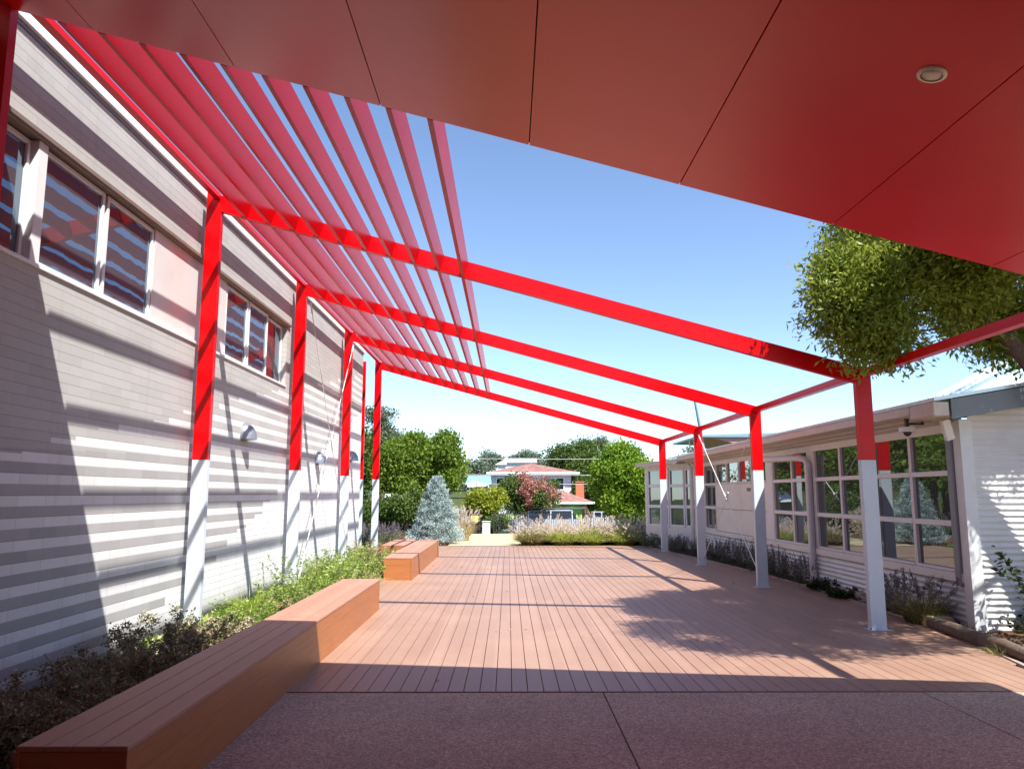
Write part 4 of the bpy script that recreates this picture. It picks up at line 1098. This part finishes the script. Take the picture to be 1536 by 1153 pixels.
for a, b in ((744, 756), (826, 846)):
    g = MB(); g.box(U(a), U(b), -.06, .02, V(735), V(716)); w = g.build('window', M['white'], h)
    g = MB(); g.box(U(a + 1.5), U(b - 1.5), -.075, -.06, V(733.5), V(717.5)); g.build('pane', M['carglass'], w)
Y = 110; h = thing('white_roofed_building', 'building with a flat white roof showing above the red tiles', 'building', (at(780, Y), Y, 0)); S = Y / 1154
g = MB(); g.box(-3.2, 2.2, 0, 8, -1, 6.0); g.build('wall', M['housew'], h)
g = MB(); g.box(-1.9, 2.4, -.3, 8.2, 6.0, 6.6); g.prism([(-3.6, -.3, 5.7), (-1.9, -.3, 6.6), (-1.9, -.3, 5.7)], (0, 8.4, 0)); g.build('roof', M['white'], h)
Y = 66; h = thing('grey_roofed_house', 'low house with grey and white carport roofs left of the red-roofed house', 'house', (at(722, Y), Y, -1.4)); S = Y / 1154
V = lambda v: 1.6 + (740.6 - v) * S + 1.4; U = lambda u: (u - 722) * S
g = MB(); g.box(U(700), U(738), .5, 8, 0, V(728)); g.build('wall', M['darkpipe'], h)
g = MB(); g.prism([(U(698), 0, V(727)), (U(738), 0, V(727)), (U(735), 3, V(713)), (U(700), 3, V(713))], (0, .1, .05)); g.build('roof', M['bluecan'], h)
g = MB(); g.prism([(U(704), -2.5, V(728)), (U(712), -2.5, V(721)), (U(734), -2.5, V(728)), (U(734), -2.5, V(730)), (U(704), -2.5, V(731))], (0, 2.4, 0)); g.build('carport_roof', M['white'], h)
g = MB(); g.box(U(706), U(706) + .12, -2.3, -2.18, 0, V(730)); g.box(U(733), U(733) + .12, -2.3, -2.18, 0, V(730)); g.build('post', M['white'], h)
Y = 60; h = thing('shaded_house', 'dark low house in shade under the trees at the far left', 'house', (at(585, Y), Y, -1.3)); S = Y / 1154
V = lambda v: 1.6 + (740.6 - v) * S + 1.3; U = lambda u: (u - 585) * S
g = MB(); g.box(U(540), U(614), .5, 8, 0, V(752)); g.build('wall', M['hood'], h)
g = MB(); g.prism([(U(536), 0, V(752)), (U(618), 0, V(752)), (U(612), 3.4, V(739)), (U(542), 3.4, V(739))], (0, .1, .06)); g.build('roof', M['pvc'], h)
g = MB(); g.box(U(578), U(588), .42, .5, V(772), V(757)); w = g.build('window', M['white'], h)
g = MB(); g.box(U(579), U(587), .4, .42, V(771), V(758)); g.build('pane', M['carglass'], w)

# ------------------------------------------------------------------ cars and fence
def car(name, label, loc, rz, L, Wd, H, body, kind='wagon', rack=False):
    t = thing(name, label, 'car', loc, None, rz); hw = Wd / 2
    if kind == 'ute': prof = [(0, .45), (0, .95), (.30, 1.05), (.30 * L, 1.08), (.40 * L, H), (.66 * L, H), (.70 * L, 1.08), (.99 * L, 1.05), (L, .5)]
    elif kind == 'sedan': prof = [(0, .42), (.02, .8), (.25 * L, .95), (.40 * L, H), (.68 * L, H), (.85 * L, 1.0), (.98 * L, .95), (L, .45)]
    else: prof = [(0, .45), (.02, .95), (.22 * L, 1.08), (.36 * L, H), (.90 * L, H - .03), (.985 * L, 1.05), (L, .5)]
    sill = [(x, z) for x, z in prof]
    g = MB()
    low = [(x, min(z, 1.07)) for x, z in sill] 
    pts = [(x - L / 2, -hw, z) for x, z in [(0, .35)] + low + [(L, .35)]]
    g.prism(pts, (0, Wd, 0)); b = g.build('body', body, t)
    gx = [(x - L / 2, z) for x, z in prof if z > 1.0 or z == H]
    rf = [p for p in gx if p[1] > 1.2]; x0, x1 = rf[0][0], rf[-1][0]
    bx0, bx1 = x0 - .55, x1 + (.35 if kind != 'ute' else .12)
    g = MB(); ins = .16
    v = [(bx0, -hw + .03, 1.0), (bx1, -hw + .03, 1.0), (bx1, hw - .03, 1.0), (bx0, hw - .03, 1.0),
         (x0, -hw + ins, H - .05), (x1, -hw + ins, H - .05), (x1, hw - ins, H - .05), (x0, hw - ins, H - .05)]
    g.add(v, [[0, 1, 5, 4], [1, 2, 6, 5], [2, 3, 7, 6], [3, 0, 4, 7], [4, 5, 6, 7]]); g.build('windows', M['carglass'], t)
    g = MB(); g.box(x0 - .02, x1 + .02, -hw + ins - .02, hw - ins + .02, H - .05, H, 0, .02)
    for q in (x0 + .0, (x0 + x1) / 2, x1 - .06):
        for s in (-1, 1):
            ya, yb = s * (hw - .02), s * (hw - ins)
            qq = q if q != x0 else x0
            g.add([(qq, ya, 1.05), (qq + .08, ya, 1.05), (qq + .08, yb, H - .04), (qq, yb, H - .04)], [[0, 1, 2, 3]])
    g.build('roof', body, t)
    for x in (-L / 2 + .85, L / 2 - .85):
        for s in (-1, 1):
            g = MB(); g.tube([(x, s * (hw - .2), .34), (x, s * (hw + .01), .34)], .34, 18); w = g.build('wheel', M['tyre'], t)
            g = MB(); g.tube([(x, s * (hw + .01), .34), (x, s * (hw + .02), .34)], .2, 14); g.build('rim', M['steel'], w)
    for s in (-1, 1):
        g = MB(); g.box(L / 2 - .06, L / 2 + .01, s * (hw - .25) - .12, s * (hw - .25) + .12, .8, .95); g.build('tail_light', M['lampred'], t)
        g = MB(); g.box(-L / 2 - .01, -L / 2 + .06, s * (hw - .3) - .15, s * (hw - .3) + .15, .68, .82); g.build('headlight', M['white'], t)
    if rack:
        g = MB()
        for yy in (-hw + .2, hw - .25): g.box(x0 - .1, x1 + .9, yy, yy + .05, H + .1, H + .15)
        for xx in (x0, (x0 + x1) / 2, x1, x1 + .8): g.box(xx, xx + .05, -hw + .2, hw - .2, H + .15, H + .19)
        for xx in (x1 + .8,): g.box(xx, xx + .05, -hw + .2, -hw + .25, 1.0, H + .15)
        g.build('roof_rack', M['steel'], t)
    return t
car('parked_car', 'white station wagon with a roof rack parked side-on behind the fountain grasses', (at(808, 50), 50, gz(0, 50) + .03), 0, 5.2, 1.9, 1.62, M['carwhite'], 'wagon', True)
car('parked_car', 'dark four-wheel drive parked end-on right of the blue spruce', (at(706, 47), 49, gz(0, 49) + .03), R(-72), 4.4, 1.85, 1.75, M['cardark'])
car('parked_car', 'blue-grey car half hidden beneath the trees at the far left', (at(588, 48), 48, gz(0, 48) + .03), R(-40), 4.3, 1.8, 1.5, M['carblue'], 'sedan')
car('parked_car', 'pale hatchback parked beneath the lime tree at the right end of the street', (at(895, 62), 62, gz(0, 62)), 0, 4.2, 1.8, 1.5, M['carwhite'], 'sedan')
car('parked_car', 'dark car in deep shade just left of the blue-grey one', (at(553, 50), 50, gz(0, 50) + .03), 0, 4.4, 1.8, 1.5, M['cardark'], 'sedan')
# frame and bag stand in for the hi-vis yellow on the dark car's rear
t = thing('hivis_stand_in', 'black frame and yellow bag standing in for the hi-vis rear of the dark car', 'bin', (at(712, 41), 41, gz(0, 41)))
g = MB(); g.box(-.32, -.28, -.2, .2, 0, 1.0); g.box(.28, .32, -.2, .2, 0, 1.0); g.box(-.28, .28, -.2, .2, .1, .14); g.build('frame', M['fence'], t)
rk = MB(); rk.tube([(0, 0, .62), (0, 0, .72), (0, 0, .95), (0, 0, 1.0)], [.2, .26, .25, .16], 10); part_smooth(rk.build('bag', M['hivis'], t), 60)
t = thing('gate_pillar', 'pale rendered gate pillar between the dark car and the yellow-green shrub', 'pillar', (at(730, 40), 40, gz(0, 40)))
g = MB(); g.box(-.2, .2, -.2, .2, 0, .66, 0, .01); g.build('shaft', M['frame_r'], t); g = MB(); g.box(-.23, .23, -.23, .23, .66, .70, 0, .01); g.build('cap', M['pvc'], t)
def fence(x0, x1, y, label, mat='fence', h=1.05, pitch=.11, name='picket_fence'):
    t = thing(name, label, 'fence', (x0, y, gz(0, y)))
    g = MB(); g.box(0, x1 - x0, -.015, .015, h - .12, h - .08); g.box(0, x1 - x0, -.015, .015, .12, .16); g.build('rail', M[mat], t)
    g = MB(); n = int((x1 - x0) / pitch)
    for i in range(n): g.box(i * pitch, i * pitch + .024, -.01, .01, .05, h)
    g.build('pickets', M[mat], t)
    g = MB()
    for i in range(int((x1 - x0) / 2.4) + 1): g.box(i * 2.4 - .03, i * 2.4 + .03, -.03, .03, 0, h + .06)
    g.build('fence_post', M[mat], t)
fence(-.7, 9.5, 38.9, 'black steel picket fence behind the fountain grasses along the street', h=1.1)
fence(-12, -1.55, 38.9, 'black steel picket fence left of the gate pillar behind the spruce', h=1.1)
t = thing('lime_fence', 'lime green slatted fence in front of the two-storey house', 'fence', (at(800, 58), 58, gz(0, 58)))
g = MB()
for i in range(26): g.box(-3.6 + i * .28, -3.6 + i * .28 + .2, -.02, .02, .1, 1.35)
g.build('slats', M['lime'], t); g = MB(); g.box(-3.7, 3.8, .021, .05, .35, .43); g.box(-3.7, 3.8, .021, .05, 1.0, 1.08); g.build('rail', M['fence'], t)
# power lines
for i, (ya, za, zb, lab) in enumerate([(70, 4.9, 4.75, 'highest thin power line crossing in front of the broad dark tree'), (66, 3.35, 3.2, 'thin power line crossing the white upper storey of the house'), (64, 2.55, 2.45, 'lowest thin power line beside the brick chimney')]):
    g = MB(); n = 14
    g.tube([(-22 + 50 * k / n, ya, za + (zb - za) * k / n - .5 * (1 - (2 * k / n - 1) ** 2) + .4) for k in range(n + 1)], .018, 5)
    tag(g.build('power_line', M['pvc']), lab, 'power line')
for x, lab in ((-22, 'timber power pole at the far left hidden among the trees'), (28, 'timber power pole at the far right beyond the building')):
    t = thing('power_pole', lab, 'power pole', (x, 67, -1.4)); g = MB(); g.tube([(0, 0, 0), (0, 0, 7)], [.15, .11], 10); g.build('shaft', M['bark'], t)
    g = MB(); g.box(-.06, .06, -3.2, 3.2, 6.5, 6.62); g.build('crossarm', M['bark'], t)
